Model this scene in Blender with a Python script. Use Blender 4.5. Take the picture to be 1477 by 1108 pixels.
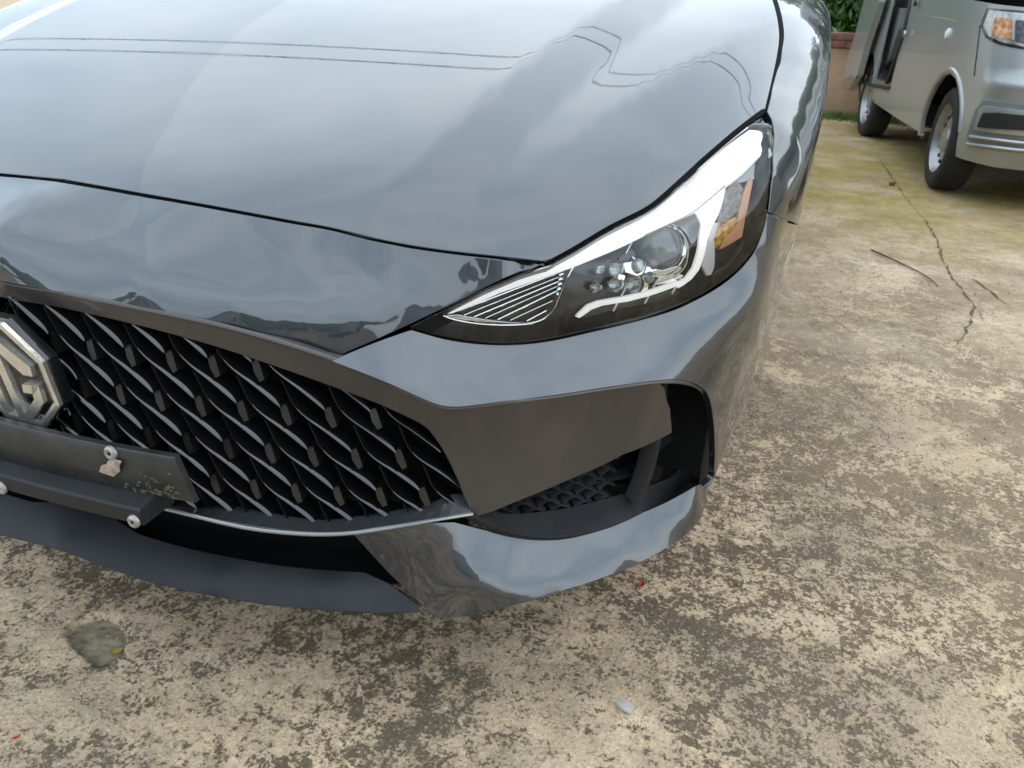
import bpy, bmesh, math, random
import numpy as np
from mathutils import Vector, Matrix
from mathutils.geometry import delaunay_2d_cdt
random.seed(7); rng=np.random.default_rng(7)
C=bpy.context.scene.collection; SC=bpy.context.scene
for o in list(bpy.data.objects): bpy.data.objects.remove(o)
PW,PH=1477.0,1108.0
CAM=np.array([0.861,-0.571,0.955]); YAW,PIT,ROL=[math.radians(a) for a in (-18.979,26.994,2.088)]; FPX=1088.4
_f=np.array([math.sin(YAW)*math.cos(PIT),math.cos(YAW)*math.cos(PIT),-math.sin(PIT)])
_r0=np.array([math.cos(YAW),-math.sin(YAW),0]); _u0=np.cross(_r0,_f)
RGT=_r0*math.cos(ROL)+_u0*math.sin(ROL); UPV=-_r0*math.sin(ROL)+_u0*math.cos(ROL); FWD=_f
def ray(x,y): return FWD+(x-738.5)/FPX*RGT-(y-554)/FPX*UPV
def at_plane(x,y,axis,val):
    d=ray(x,y); return CAM+d*((val-CAM[axis])/d[axis])
def at_x(x,y,v): return at_plane(x,y,0,v)
def at_y(x,y,v): return at_plane(x,y,1,v)
def at_z(x,y,v): return at_plane(x,y,2,v)
def proj(P):
    d=np.asarray(P,float)-CAM; z=d@FWD
    return np.stack([738.5+FPX*(d@RGT)/z,554-FPX*(d@UPV)/z],-1)
# natural cubic spline
def spline(t,y):
    t=np.asarray(t,float);y=np.asarray(y,float);n=len(t);h=np.diff(t)
    A=np.zeros((n,n));b=np.zeros((n,)+y.shape[1:]);A[0,0]=A[-1,-1]=1
    for i in range(1,n-1):
        A[i,i-1]=h[i-1];A[i,i]=2*(h[i-1]+h[i]);A[i,i+1]=h[i]
        b[i]=6*((y[i+1]-y[i])/h[i]-(y[i]-y[i-1])/h[i-1])
    M=np.linalg.solve(A,b)
    def f(x):
        x=np.asarray(x,float);i=np.clip(np.searchsorted(t,x)-1,0,n-2)
        a=(t[i+1]-x);c=(x-t[i]);hh=h[i]
        if y.ndim>1: a=a[...,None];c=c[...,None];hh=hh[...,None]
        return (M[i]*a**3+M[i+1]*c**3)/(6*hh)+(y[i]/hh-M[i]*hh/6)*a+(y[i+1]/hh-M[i+1]*hh/6)*c
    return f
_pl=np.array([(0,0),(.22,.016),(.4,.055),(.55,.115),(.68,.19),(.78,.275),(.85,.38),(.888,.50),(.906,.65),(.915,.85),(.918,1.05),(.917,1.6)])
_pl=np.vstack([_pl[:0:-1]*[-1,1],_pl])
_t=np.concatenate([[0],np.cumsum(np.linalg.norm(np.diff(_pl,axis=0),axis=1))]);_t-=_t[len(_t)//2]
PLs=spline(_t,_pl)
_ss=np.linspace(_t[0],_t[-1],1601);_pp=PLs(_ss)
_tg=np.gradient(_pp,axis=0);_tg/=np.linalg.norm(_tg,axis=1)[:,None]
_nn=np.stack([-_tg[:,1],_tg[:,0]],1)   # inward normal
def plan(s,off):
    s=np.asarray(s,float)
    p=np.stack([np.interp(s,_ss,_pp[:,k]) for k in (0,1)],-1);n=np.stack([np.interp(s,_ss,_nn[:,k]) for k in (0,1)],-1)
    return p+n*np.asarray(off)[...,None]
def body(s,z,off):
    q=plan(s,off);return np.concatenate([q,np.asarray(z,float)[...,None]*np.ones(q.shape[:-1]+(1,))],-1)
def at_off(x,y,off,side=False):
    """first hit of the pixel ray with the wall inset by off -> s,z"""
    d=ray(x,y);q=_pp+_nn*off
    rel=q-CAM[:2];cr=rel[:,0]*d[1]-rel[:,1]*d[0]
    fw=rel@d[:2]
    idx=np.where((cr[:-1]*cr[1:]<=0)&(fw[:-1]>0))[0]
    if len(idx)==0:
        k=np.argmin(np.abs(cr)/np.linalg.norm(rel,axis=1)+ (fw<0)*9);s=_ss[k];t=fw[k]/(d[:2]@d[:2]);return s,CAM[2]+d[2]*t
    best=None
    for i in idx:
        a=cr[i]/(cr[i]-cr[i+1]);t=(fw[i]*(1-a)+fw[i+1]*a)/(d[:2]@d[:2])
        if best is None or t<best[1]: best=(_ss[i]+a*(_ss[1]-_ss[0]),t)
    return best[0],CAM[2]+d[2]*best[1]
# hood
def nearest_plan(x,y):
    q=np.stack([np.asarray(x,float),np.asarray(y,float)],-1);sh=q.shape[:-1];q=q.reshape(-1,2)
    P=_pp[::4];N=_nn[::4];out=np.empty(len(q))
    for i in range(0,len(q),2000):
        d=q[i:i+2000,None]-P[None];k=(d**2).sum(-1).argmin(1);out[i:i+2000]=(d[np.arange(len(k)),k]*N[k]).sum(-1)
    return out.reshape(sh)
def sstep(t): t=np.clip(t,0,1);return t*t*t*(t*(6*t-15)+10)
EXPO=0.36
# ---------------------------------------------------------------- camera, sky, sun, exposure
cd=bpy.data.cameras.new('camera'); cam=bpy.data.objects.new('camera',cd); C.objects.link(cam)
M=Matrix.Identity(4)
for i in range(3):
    M[i][0]=RGT[i]; M[i][1]=UPV[i]; M[i][2]=-FWD[i]; M[i][3]=CAM[i]
cam.matrix_world=M
cd.sensor_width=36; cd.lens=FPX/PW*36; cd.clip_end=600; cd.clip_start=.02
cd.dof.use_dof=True; cd.dof.focus_distance=1.15; cd.dof.aperture_fstop=11
SC.camera=cam
SUN_EL,SUN_AZ=math.radians(52),math.radians(58)
w=bpy.data.worlds.new('World'); SC.world=w; w.use_nodes=True
nt=w.node_tree; nt.nodes.clear()
def nn(nt,t,**k):
    n=nt.nodes.new(t)
    for a,b in k.items():
        if a.startswith('i_'): n.inputs[a[2:]].default_value=b
        else: setattr(n,a,b)
    return n
sky=nn(nt,'ShaderNodeTexSky',sky_type='NISHITA',sun_disc=False,sun_elevation=SUN_EL,sun_rotation=SUN_AZ,air_density=1.2,dust_density=3.0)
tc=nn(nt,'ShaderNodeTexCoord'); mp=nn(nt,'ShaderNodeMapping'); mp.inputs['Scale'].default_value=(1,1,2.2)
no=nn(nt,'ShaderNodeTexNoise'); no.inputs['Scale'].default_value=1.5; no.inputs['Detail'].default_value=7; no.inputs['Roughness'].default_value=.55
cr=nn(nt,'ShaderNodeValToRGB'); e=cr.color_ramp.elements
e[0].position=.36; e[0].color=(6.0,7.7,9.2,1); e[1].position=.66; e[1].color=(10.6,11.7,12.5,1)
mx=nn(nt,'ShaderNodeMix',data_type='RGBA'); mx.inputs[0].default_value=.86
bg=nn(nt,'ShaderNodeBackground'); bg.inputs['Strength'].default_value=.15
ow=nn(nt,'ShaderNodeOutputWorld')
L=nt.links.new
L(tc.outputs['Generated'],mp.inputs[0]); L(mp.outputs[0],no.inputs['Vector']); L(no.outputs['Fac'],cr.inputs[0])
L(sky.outputs[0],mx.inputs[6]); L(cr.outputs[0],mx.inputs[7]); L(mx.outputs[2],bg.inputs[0]); L(bg.outputs[0],ow.inputs[0])
sd=bpy.data.lights.new('sun','SUN'); sd.energy=.6; sd.angle=math.radians(150); sd.color=(1,.93,.82)
so=bpy.data.objects.new('sun',sd); C.objects.link(so)
_sv=Vector((math.sin(SUN_AZ)*math.cos(SUN_EL),math.cos(SUN_AZ)*math.cos(SUN_EL),math.sin(SUN_EL)))
so.rotation_euler=_sv.to_track_quat('Z','Y').to_euler(); so.location=(0,0,8)
SC.view_settings.view_transform='Standard'; SC.view_settings.look='None'; SC.view_settings.gamma=1
SC.view_settings.use_curve_mapping=False; SC.view_settings.exposure=EXPO
SC.render.engine='CYCLES'; SC.render.resolution_x=1024; SC.render.resolution_y=768
SC.cycles.max_bounces=10; SC.cycles.transparent_max_bounces=12
# ---------------------------------------------------------------- object helpers
def tag(o,label=None,cat=None,group=None,kind=None):
    if label: o['label']=label
    if cat: o['category']=cat
    if group: o['group']=group
    if kind: o['kind']=kind
    return o
def empty(name,loc=(0,0,0),rz=0,label=None,cat=None,group=None,parent=None):
    o=bpy.data.objects.new(name,None); C.objects.link(o); o.location=loc; o.rotation_euler=(0,0,rz)
    o.empty_display_size=.1; o.parent=parent
    return tag(o,label,cat,group)
def link(name,me,mat,parent=None,kind=None,label=None):
    o=bpy.data.objects.new(name,me)
    if mat and not me.materials: me.materials.append(mat)
    C.objects.link(o); o.parent=parent
    if kind: o['kind']=kind
    if label: o['label']=label
    return o
def mesh(name,V,F,smooth=False):
    me=bpy.data.meshes.new(name); me.from_pydata([tuple(map(float,v)) for v in V],[],[tuple(int(i) for i in f) for f in F]); me.validate(); me.update()
    if smooth: me.shade_smooth()
    return me
class MB:
    def __init__(s): s.V=[];s.F=[]
    def add(s,V,F):
        b=len(s.V); s.V+= [tuple(map(float,v)) for v in V]; s.F+=[tuple(i+b for i in f) for f in F]; return s
    def box(s,c,size,rot=None,taper=None):
        c=np.array(c,float);h=np.array(size,float)/2;V=[]
        for z in (-1,1):
            for x,y in ((-1,-1),(1,-1),(1,1),(-1,1)):
                k=taper if (taper and z>0) else 1
                v=np.array([x*h[0]*k,y*h[1]*k,z*h[2]])
                if rot is not None: v=np.array(rot)@v
                V.append(c+v)
        return s.add(V,[(3,2,1,0),(4,5,6,7),(0,1,5,4),(1,2,6,5),(2,3,7,6),(3,0,4,7)])
    def prism(s,poly,dirv,both=True):
        """poly: 3D points, extruded by dirv"""
        n=len(poly);P=[np.array(p,float) for p in poly];Q=[p+np.array(dirv) for p in P]
        F=[tuple(range(n)),tuple(range(2*n-1,n-1,-1))]+[((i+1)%n,i,i+n,(i+1)%n+n) for i in range(n)]
        return s.add(P+Q,F)
    def tube(s,pts,r,n=8,cap=True):
        pts=np.array(pts,float);k=len(pts);r=np.ones(k)*r if np.isscalar(r) else np.array(r)
        T=np.gradient(pts,axis=0);T/=np.linalg.norm(T,axis=1)[:,None]+1e-12
        up=np.array([0,0,1.]) if abs(T[0][2])<.9 else np.array([1.,0,0])
        V=[]
        for i in range(k):
            a=np.cross(T[i],up);a/=np.linalg.norm(a)+1e-12;b=np.cross(a,T[i]);up=b
            for j in range(n):
                t=2*math.pi*j/n;V.append(pts[i]+r[i]*(math.cos(t)*a+math.sin(t)*b))
        F=[(i*n+j,i*n+(j+1)%n,(i+1)*n+(j+1)%n,(i+1)*n+j) for i in range(k-1) for j in range(n)]
        if cap: F+=[tuple(range(n-1,-1,-1)),tuple((k-1)*n+j for j in range(n))]
        return s.add(V,F)
    def lathe(s,prof,c,axis,n=32,up=None):
        """prof: (r,h) along axis"""
        ax=np.array(axis,float);ax/=np.linalg.norm(ax);u=np.cross(ax,[0,0,1.] if abs(ax[2])<.9 else [1.,0,0]);u/=np.linalg.norm(u);v=np.cross(ax,u);c=np.array(c,float)
        V=[c+ax*h+r*(math.cos(2*math.pi*j/n)*u+math.sin(2*math.pi*j/n)*v) for r,h in prof for j in range(n)]
        k=len(prof);F=[(i*n+j,(i+1)*n+j,(i+1)*n+(j+1)%n,i*n+(j+1)%n) for i in range(k-1) for j in range(n)]
        return s.add(V,F)
    def grid(s,P):
        P=np.array(P,float);a,b=P.shape[:2]
        return s.add(P.reshape(-1,3),[(i*b+j,i*b+j+1,(i+1)*b+j+1,(i+1)*b+j) for i in range(a-1) for j in range(b-1)])
    def build(s,name,mat,parent=None,smooth=False,kind=None,label=None,bevel=0,ang=40):
        me=mesh(name,s.V,s.F)
        bm=bmesh.new();bm.from_mesh(me);bmesh.ops.remove_doubles(bm,verts=bm.verts,dist=1e-6);bmesh.ops.recalc_face_normals(bm,faces=bm.faces)
        if bevel:
            ed=[e for e in bm.edges if len(e.link_faces)==2 and e.calc_face_angle(0)>math.radians(30)]
            bmesh.ops.bevel(bm,geom=ed,offset=bevel,segments=2,profile=.5,affect='EDGES',clamp_overlap=True)
        bm.to_mesh(me);bm.free()
        if smooth or bevel:
            me.shade_smooth()
            try: me.set_sharp_from_angle(angle=math.radians(ang))
            except Exception: pass
        return link(name,me,mat,parent,kind,label)
def inpoly(P,poly):
    P=np.asarray(P,float);x,y=P[...,0],P[...,1];poly=np.asarray(poly);r=np.zeros(x.shape,bool);n=len(poly)
    for i in range(n):
        x0,y0=poly[i];x1,y1=poly[(i+1)%n]
        c=((y0>y)!=(y1>y))&(x<(x1-x0)*(y-y0)/((y1-y0) if y1!=y0 else 1e-12)+x0);r^=c
    return r
def dpoly(P,poly):
    P=np.asarray(P,float);d=np.full(len(P),1e9);poly=np.asarray(poly);n=len(poly)
    for i in range(n):
        a=poly[i];b=poly[(i+1)%n];e=b-a;t=np.clip(((P-a)@e)/(e@e+1e-18),0,1)
        d=np.minimum(d,np.linalg.norm(P-a-t[:,None]*e,axis=1))
    return d
def resample(poly,h):
    poly=np.asarray(poly,float);out=[]
    for i in range(len(poly)):
        a=poly[i];b=poly[(i+1)%len(poly)];n=max(1,int(round(np.linalg.norm(b-a)/h)))
        for k in range(n): out.append(a+(b-a)*k/n)
    return np.array(out)
def normals(fn,UV,e=4e-4):
    U=np.array([e,0]);W=np.array([0,e]);a=fn(UV+U)-fn(UV-U);b=fn(UV+W)-fn(UV-W);n=np.cross(a,b)
    return n/(np.linalg.norm(n,axis=1)[:,None]+1e-15)
def trim(name,fn,poly,h,mat,parent=None,hem=.012,mirror=False,label=None,roll=0.0,flip=False,thick=None):
    """a surface fn(u,v)->xyz cut by a closed outline in u,v, with an edge returning inwards"""
    B=resample(poly,h*.8)
    lo,hi=B.min(0),B.max(0);gx,gy=np.meshgrid(np.arange(lo[0]+h*.5,hi[0],h),np.arange(lo[1]+h*.5,hi[1],h));G=np.stack([gx.ravel(),gy.ravel()],1)
    G=G[inpoly(G,B)];G=G[dpoly(G,B)>h*.45]
    A=np.vstack([B,G]);nb=len(B)
    r=delaunay_2d_cdt([Vector(p) for p in A],[(i,(i+1)%nb) for i in range(nb)],[],1,1e-7)
    UV=np.array([tuple(v) for v in r[0]]);F=[tuple(f) for f in r[2]]
    P=fn(UV);N=normals(fn,UV)
    if flip: N=-N
    FF=[]
    for f in F:
        n=np.cross(P[f[1]]-P[f[0]],P[f[2]]-P[f[0]])
        FF.append(f if n@N[f[0]]>0 else f[::-1])
    # boundary
    cnt={}
    for f in FF:
        for k in range(len(f)):
            a,b=f[k],f[(k+1)%len(f)];cnt[(a,b)]=1
    bd=[(a,b) for (a,b) in cnt if (b,a) not in cnt]
    V=list(P);NN=list(N);ids={}
    if hem:
        # outward in-surface direction per boundary vertex
        T={}
        for a,b in bd:
            e=P[b]-P[a];e/=np.linalg.norm(e)+1e-15
            for k in (a,b): T[k]=T.get(k,0)+np.cross(e,N[k])
        for k,t in T.items():
            t=t/(np.linalg.norm(t)+1e-15);br=.0012
            i0=len(V);V.append(P[k]+t*br*.7-N[k]*br*.3);NN.append((t+N[k])/1.414)
            V.append(P[k]+t*br-N[k]*br);NN.append(t)
            V.append(P[k]+t*br-N[k]*hem);NN.append(t)
            ids[k]=i0
        for a,b in bd:
            i,j=ids[a],ids[b]
            FF.append((b,a,i,j));FF.append((j,i,i+1,j+1));FF.append((j+1,i+1,i+2,j+2))
    def mk(sx):
        VV=np.array(V)*[sx,1,1];NM=np.array(NN)*[sx,1,1];Fc=[f[::-1] for f in FF] if sx<0 else FF
        me=bpy.data.meshes.new(name);me.from_pydata([tuple(map(float,v)) for v in VV],[],[tuple(map(int,f)) for f in Fc]);me.update()
        me.shade_smooth();me.normals_split_custom_set_from_vertices([tuple(map(float,v)) for v in NM])
        return link(name,me,mat,parent,label=label)
    o=mk(1)
    if mirror: return o,mk(-1)
    return o
class TPS:
    def __init__(s,X,y,lam=1e-4):
        X=np.asarray(X,float);y=np.asarray(y,float);s.X=X;n=len(X)
        K=s.k(np.linalg.norm(X[:,None]-X[None],axis=2))+lam*np.eye(n);Pm=np.hstack([np.ones((n,1)),X])
        A=np.block([[K,Pm],[Pm.T,np.zeros((3,3))]]);s.w=np.linalg.solve(A,np.concatenate([y,np.zeros(3)]))
    @staticmethod
    def k(r): return np.where(r>0,r*r*np.log(r+1e-12),0)*1.0
    def __call__(s,Q):
        Q=np.asarray(Q,float);sh=Q.shape[:-1];q=Q.reshape(-1,2);out=np.empty(len(q));n=len(s.X)
        for i in range(0,len(q),4000):
            c=q[i:i+4000];out[i:i+4000]=s.k(np.linalg.norm(c[:,None]-s.X[None],axis=2))@s.w[:n]+s.w[n]+c@s.w[n+1:]
        return out.reshape(sh)
def to_sz(P):
    P=np.asarray(P,float);d=P[:2]-_pp;k=(d**2).sum(1).argmin();return _ss[k],P[2],float(d[k]@_nn[k])
R2=math.sqrt(.5)
def surf(ctrl,sym=False,lam=1e-4):
    """ctrl: (px,py,off) or ('s',s,z,off) -> field h(s,w) on axes turned 45 degrees: w=(z+off)/sqrt2, h=(off-z)/sqrt2"""
    X=[];y=[]
    for c in ctrl:
        if c[0]=='s': s,z,o=c[1:]
        elif c[0]=='P': s,z,o=to_sz(c[1:])
        else: o=c[2];s,z=at_off(c[0],c[1],o)
        X.append((s,(z+o)*R2));y.append((o-z)*R2)
        if sym and s>.03: X.append((-s,(z+o)*R2));y.append((o-z)*R2)
    return TPS(X,y,lam)
def fpt(f,UV,d=0.0):
    UV=np.asarray(UV,float);h=f(UV)+d;return body(UV[...,0],(UV[...,1]-h)*R2,(UV[...,1]+h)*R2)
def fsurf(f,off=0.0):
    return lambda UV: fpt(f,UV,off)
def SZ(f,L,d=0.0):
    """(s,z) pairs -> (s,w) on surface f"""
    out=[]
    for s,z in L:
        w=z/R2
        ws=np.linspace(f.X[:,1].min()-.15,f.X[:,1].max()+.15,400);g=(ws-f(np.stack([np.full(400,s),ws],1))-d)*R2-z
        k=np.where((g[:-1]<0)&(g[1:]>=0))[0]
        k=k[0] if len(k) else np.abs(g[:-1]).argmin()
        a,b=g[k],g[k+1];out.append((s,ws[k]+(ws[1]-ws[0])*(-a/(b-a) if b!=a else 0)))
    return out
def near_s(Q):
    """nearest point of the plan line: s and inset of points Q (n,2)"""
    d=Q[:,None,:]-_pp[None,::2];k=(d*d).sum(-1).argmin(1);k=k*2
    n=_nn[k];t=_tg[k];r=Q-_pp[k];ds=(r*t).sum(1)
    return _ss[k]+ds,(r*n).sum(1)
def pxs(f,pts,off=0.0):
    """pixel outline -> (s,w): where the sight line first meets the surface f (+off deeper)"""
    out=[];lo=f.X.min(0)-.06;hi=f.X.max(0)+.06
    for p in pts:
        if p[0]=='s': out.append(SZ(f,[p[1:]],off)[0]);continue
        d=ray(p[0],p[1])
        def g(t):
            t=np.atleast_1d(t);P=CAM+t[:,None]*d;s,o=near_s(P[:,:2]);z=P[:,2];w=(z+o)*R2;v=(o-z)*R2-f(np.stack([s,w],1))-off
            bad=(s<lo[0])|(s>hi[0])|(w<lo[1])|(w>hi[1])|(o<-.3);return v,s,w,bad
        ts=np.linspace(.55,2.6,160);v,s,w,bad=g(ts);ok=~bad
        idx=np.where((v[:-1]<0)&(v[1:]>=0)&ok[:-1]&ok[1:])[0]
        if len(idx):
            a,b=ts[idx[0]],ts[idx[0]+1]
            for _ in range(14):
                m=(a+b)/2
                if g(m)[0][0]<0:a=m
                else:b=m
            t=(a+b)/2
        else:
            MISS.append(p);vv=np.where(ok,np.abs(v),9.);c=ts[vv.argmin()];tt=np.linspace(c-.02,c+.02,41);v2,_,_,b2=g(tt);t=tt[np.where(b2,9.,np.abs(v2)).argmin()]
        _,s,w,_=g(t);out.append((s[0],w[0]))
    return np.array(out)
MISS=[]
def smooth_line(pts,n=6):
    """Catmull-Rom through 2D pixel points"""
    p=np.array(pts,float);q=np.vstack([2*p[0]-p[1],p,2*p[-1]-p[-2]]);o=[]
    for i in range(1,len(q)-2):
        for k in range(n):
            t=k/n;a,b,c,d=q[i-1:i+3];o.append(.5*((2*b)+(-a+c)*t+(2*a-5*b+4*c-d)*t*t+(-a+3*b-3*c+d)*t**3))
    o.append(p[-1]);return [tuple(v) for v in o]
def mirror_uv(h):
    h=[tuple(map(float,p)) for p in h];h[0]=(0.0,h[0][1]);h[-1]=(0.0,h[-1][1])
    return np.array(h+[(-a,b) for a,b in h[-2:0:-1]])
# ---------------------------------------------------------------- materials
def newmat(name):
    m=bpy.data.materials.new(name);m.use_nodes=True;return m,m.node_tree,m.node_tree.nodes['Principled BSDF']
def simple(name,col,rough=.5,metal=0,coat=0,spec=.5,bump=0,bscale=60,var=0,vscale=8,emit=0,trans=0):
    m,t,p=newmat(name);col=tuple(col)+(1,)
    p.inputs['Base Color'].default_value=col;p.inputs['Roughness'].default_value=rough;p.inputs['Metallic'].default_value=metal
    p.inputs['Coat Weight'].default_value=coat;p.inputs['Coat Roughness'].default_value=.03;p.inputs['Specular IOR Level'].default_value=spec
    p.inputs['Transmission Weight'].default_value=trans
    if emit: p.inputs['Emission Color'].default_value=col;p.inputs['Emission Strength'].default_value=emit
    tcn=nn(t,'ShaderNodeTexCoord')
    if var:
        n=nn(t,'ShaderNodeTexNoise');n.inputs['Scale'].default_value=vscale;n.inputs['Detail'].default_value=6
        t.links.new(tcn.outputs['Object'],n.inputs['Vector'])
        r=nn(t,'ShaderNodeValToRGB');r.color_ramp.elements[0].position=.3;r.color_ramp.elements[1].position=.7
        r.color_ramp.elements[0].color=tuple(c*(1-var) for c in col[:3])+(1,);r.color_ramp.elements[1].color=tuple(min(1,c*(1+var)) for c in col[:3])+(1,)
        t.links.new(n.outputs['Fac'],r.inputs[0]);t.links.new(r.outputs[0],p.inputs['Base Color'])
        mr=nn(t,'ShaderNodeMapRange');mr.inputs['To Min'].default_value=max(0,rough-.12*var);mr.inputs['To Max'].default_value=min(1,rough+.25*var)
        t.links.new(n.outputs['Fac'],mr.inputs['Value']);t.links.new(mr.outputs[0],p.inputs['Roughness'])
    if bump:
        n=nn(t,'ShaderNodeTexNoise');n.inputs['Scale'].default_value=bscale;n.inputs['Detail'].default_value=4
        t.links.new(tcn.outputs['Object'],n.inputs['Vector'])
        b=nn(t,'ShaderNodeBump');b.inputs['Strength'].default_value=bump;b.inputs['Distance'].default_value=.003
        t.links.new(n.outputs['Fac'],b.inputs['Height']);t.links.new(b.outputs[0],p.inputs['Normal'])
    return m
def paint(name,base,flake=0.5,rough=.34,metal=.85,peel=.003):
    m,t,p=newmat(name);p.inputs['Metallic'].default_value=metal;p.inputs['Roughness'].default_value=rough
    p.inputs['Coat Weight'].default_value=1;p.inputs['Coat Roughness'].default_value=.015;p.inputs['Coat IOR'].default_value=1.84
    c=nn(t,'ShaderNodeTexCoord');v=nn(t,'ShaderNodeTexVoronoi');v.inputs['Scale'].default_value=1500
    t.links.new(c.outputs['Object'],v.inputs['Vector'])
    r=nn(t,'ShaderNodeValToRGB');r.color_ramp.elements[0].color=tuple(x*(1-flake*.5) for x in base)+(1,);r.color_ramp.elements[1].color=tuple(x*(1+flake*.5) for x in base)+(1,)
    t.links.new(v.outputs['Color'],r.inputs[0]);t.links.new(r.outputs[0],p.inputs['Base Color'])
    n=nn(t,'ShaderNodeTexNoise');n.inputs['Scale'].default_value=55;n.inputs['Detail'].default_value=2
    t.links.new(c.outputs['Object'],n.inputs['Vector'])
    b=nn(t,'ShaderNodeBump');b.inputs['Strength'].default_value=peel;b.inputs['Distance'].default_value=.004
    t.links.new(n.outputs['Fac'],b.inputs['Height']);t.links.new(b.outputs[0],p.inputs['Coat Normal'])
    # thin uneven dust film
    d=nn(t,'ShaderNodeTexNoise');d.inputs['Scale'].default_value=7;d.inputs['Detail'].default_value=9;d.inputs['Roughness'].default_value=.7
    t.links.new(c.outputs['Object'],d.inputs['Vector'])
    mr=nn(t,'ShaderNodeMapRange');mr.inputs['From Min'].default_value=.4;mr.inputs['From Max'].default_value=.75;mr.inputs['To Min'].default_value=.012;mr.inputs['To Max'].default_value=.06
    t.links.new(d.outputs['Fac'],mr.inputs['Value']);t.links.new(mr.outputs[0],p.inputs['Coat Roughness'])
    return m
PAINT=paint('dark grey metallic paint',(.048,.056,.066),flake=.25,rough=.36)
GARN=simple('satin grey trim paint',(.090,.082,.078),rough=.34,metal=.6,coat=.25,bump=.01,bscale=300)
BLACK=simple('black shadow plastic',(.004,.004,.0045),rough=.8,spec=.15)
PLAST=simple('black textured plastic',(.014,.015,.017),rough=.5,spec=.35,bump=.35,bscale=900,var=.25,vscale=30)
GLOSSB=simple('gloss black plastic',(.012,.012,.013),rough=.12,coat=.6,var=.3,vscale=12)
LIPM=simple('ribbed dark blue grey plastic',(.013,.015,.018),rough=.5,spec=.35,bump=.25,bscale=500,var=.15,vscale=20)
CHROME=simple('brushed chrome',(.80,.77,.71),rough=.27,metal=.85,bump=.12,bscale=260,var=.1,vscale=60)
SATIN=simple('satin silver trim',(.42,.43,.44),rough=.3,metal=.9)
RUBBER=simple('tyre rubber',(.012,.012,.012),rough=.75,bump=.4,bscale=120,var=.4,vscale=10)
RIM=simple('silver wheel paint',(.36,.36,.36),rough=.35,metal=.7,var=.25,vscale=14)
SCREW=simple('galvanised screw',(.42,.41,.39),rough=.45,metal=.8,var=.3,vscale=120)
DRL=simple('lit daylight strip',(1,.99,.97),rough=.25,coat=.5,emit=.35)
WHITEP=simple('white reflector plastic',(.8,.8,.8),rough=.25,coat=.4)
LAMPIN=simple('dark lamp housing',(.02,.02,.021),rough=.28,coat=.4,var=.3,vscale=30)
LAMPCH=simple('lamp reflector chrome',(.75,.75,.74),rough=.08,metal=1)
AMBER=simple('amber bulb reflector',(.85,.30,.015),rough=.15,coat=1,var=.7,vscale=130,bump=1,bscale=220)
SALMON=simple('salmon side reflector',(.75,.36,.2),rough=.35,coat=.6,var=.1,vscale=25)
MESHG=simple('grey patterned reflector',(.32,.29,.28),rough=.4,bump=1,bscale=260,var=.4,vscale=200)
def glassmat(name,tint=(1,1,1),ior=1.5):
    m=bpy.data.materials.new(name);m.use_nodes=True;t=m.node_tree;t.nodes.clear()
    o=nn(t,'ShaderNodeOutputMaterial');a=nn(t,'ShaderNodeBsdfTransparent');a.inputs[0].default_value=tuple(tint)+(1,)
    g=nn(t,'ShaderNodeBsdfGlossy');g.inputs['Roughness'].default_value=.01;f=nn(t,'ShaderNodeFresnel');f.inputs[0].default_value=ior
    x=nn(t,'ShaderNodeMixShader');t.links.new(f.outputs[0],x.inputs[0]);t.links.new(a.outputs[0],x.inputs[1]);t.links.new(g.outputs[0],x.inputs[2]);t.links.new(x.outputs[0],o.inputs[0])
    return m
LENS=glassmat('clear lamp cover',(.97,.98,.98),1.6)
WINDOW=simple('dark window glass',(.01,.012,.013),rough=.03,spec=.8,coat=1)
BULB=simple('projector glass',(.55,.62,.62),rough=.02,coat=1,trans=.75)
# ================================================================= THE DARK CAR
car=empty('dark_grey_sedan',(0,0,0),label='dark grey sports sedan filling the left of the frame, seen from its front corner',cat='car')
# hood height field
def _H0(X,Y):
    s=Y-.14
    h=.735+.42*s-.13*s*s
    return h-.015*X*X-.14*np.exp(-np.clip(nearest_plan(X,Y),-.05,1)/.05)
CR=[]   # creases: (x,y,dx,dy, nx,ny, height, width, y fade start, fade length)
def H(X,Y):
    X=np.asarray(X,float);Y=np.asarray(Y,float);z=_H0(X,Y);A=np.abs(X)
    for (x0,y0,nx,ny,h,wd,f0,fl) in CR:
        t=(A-x0)*nx+(Y-y0)*ny
        sp=lambda v:.5*(v+np.sqrt(v*v+.006**2))
        z=z-h*(sp(t)-sp(t-wd))/wd*sstep((Y-f0)/fl)
    return z
def hit_hood(px,py,fn=None):
    fn=fn or H;d=ray(px,py);lo=None
    ts=np.linspace(.3,4,400);P=CAM+ts[:,None]*d;v=P[:,2]-fn(P[:,0],P[:,1])
    k=np.where((v[:-1]>0)&(v[1:]<=0))[0]
    if len(k)==0: k=[np.argmin(np.abs(v))-0];
    k=min(k[0],len(ts)-2);a,b=ts[k],ts[k+1]
    for _ in range(30):
        m=(a+b)/2;p=CAM+m*d
        if p[2]-float(fn(p[0],p[1]))>0:a=m
        else:b=m
    return CAM+(a+b)/2*d
def crease(p,q,h,wd,f0,fl):
    a=hit_hood(*p,fn=_H0)[:2];b=hit_hood(*q,fn=_H0)[:2];d=b-a;d/=np.linalg.norm(d);n=np.array([d[1],-d[0]])
    if n[0]<0:n=-n
    CR.append((a[0],a[1],n[0],n[1],h,wd,f0,fl))
crease((530,322),(792,66),.019,.085,-.02,.25)
crease((702,290),(958,92),.016,.09,.15,.4)
def hoodfn(UV): return np.concatenate([UV,H(UV[:,0],UV[:,1])[:,None]],1)
EDGE=[(80,259),(200,280),(340,305),(420,320),(480,331),(560,350),(640,363),(720,372),(782,379)]      # hood / bumper joint
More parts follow.
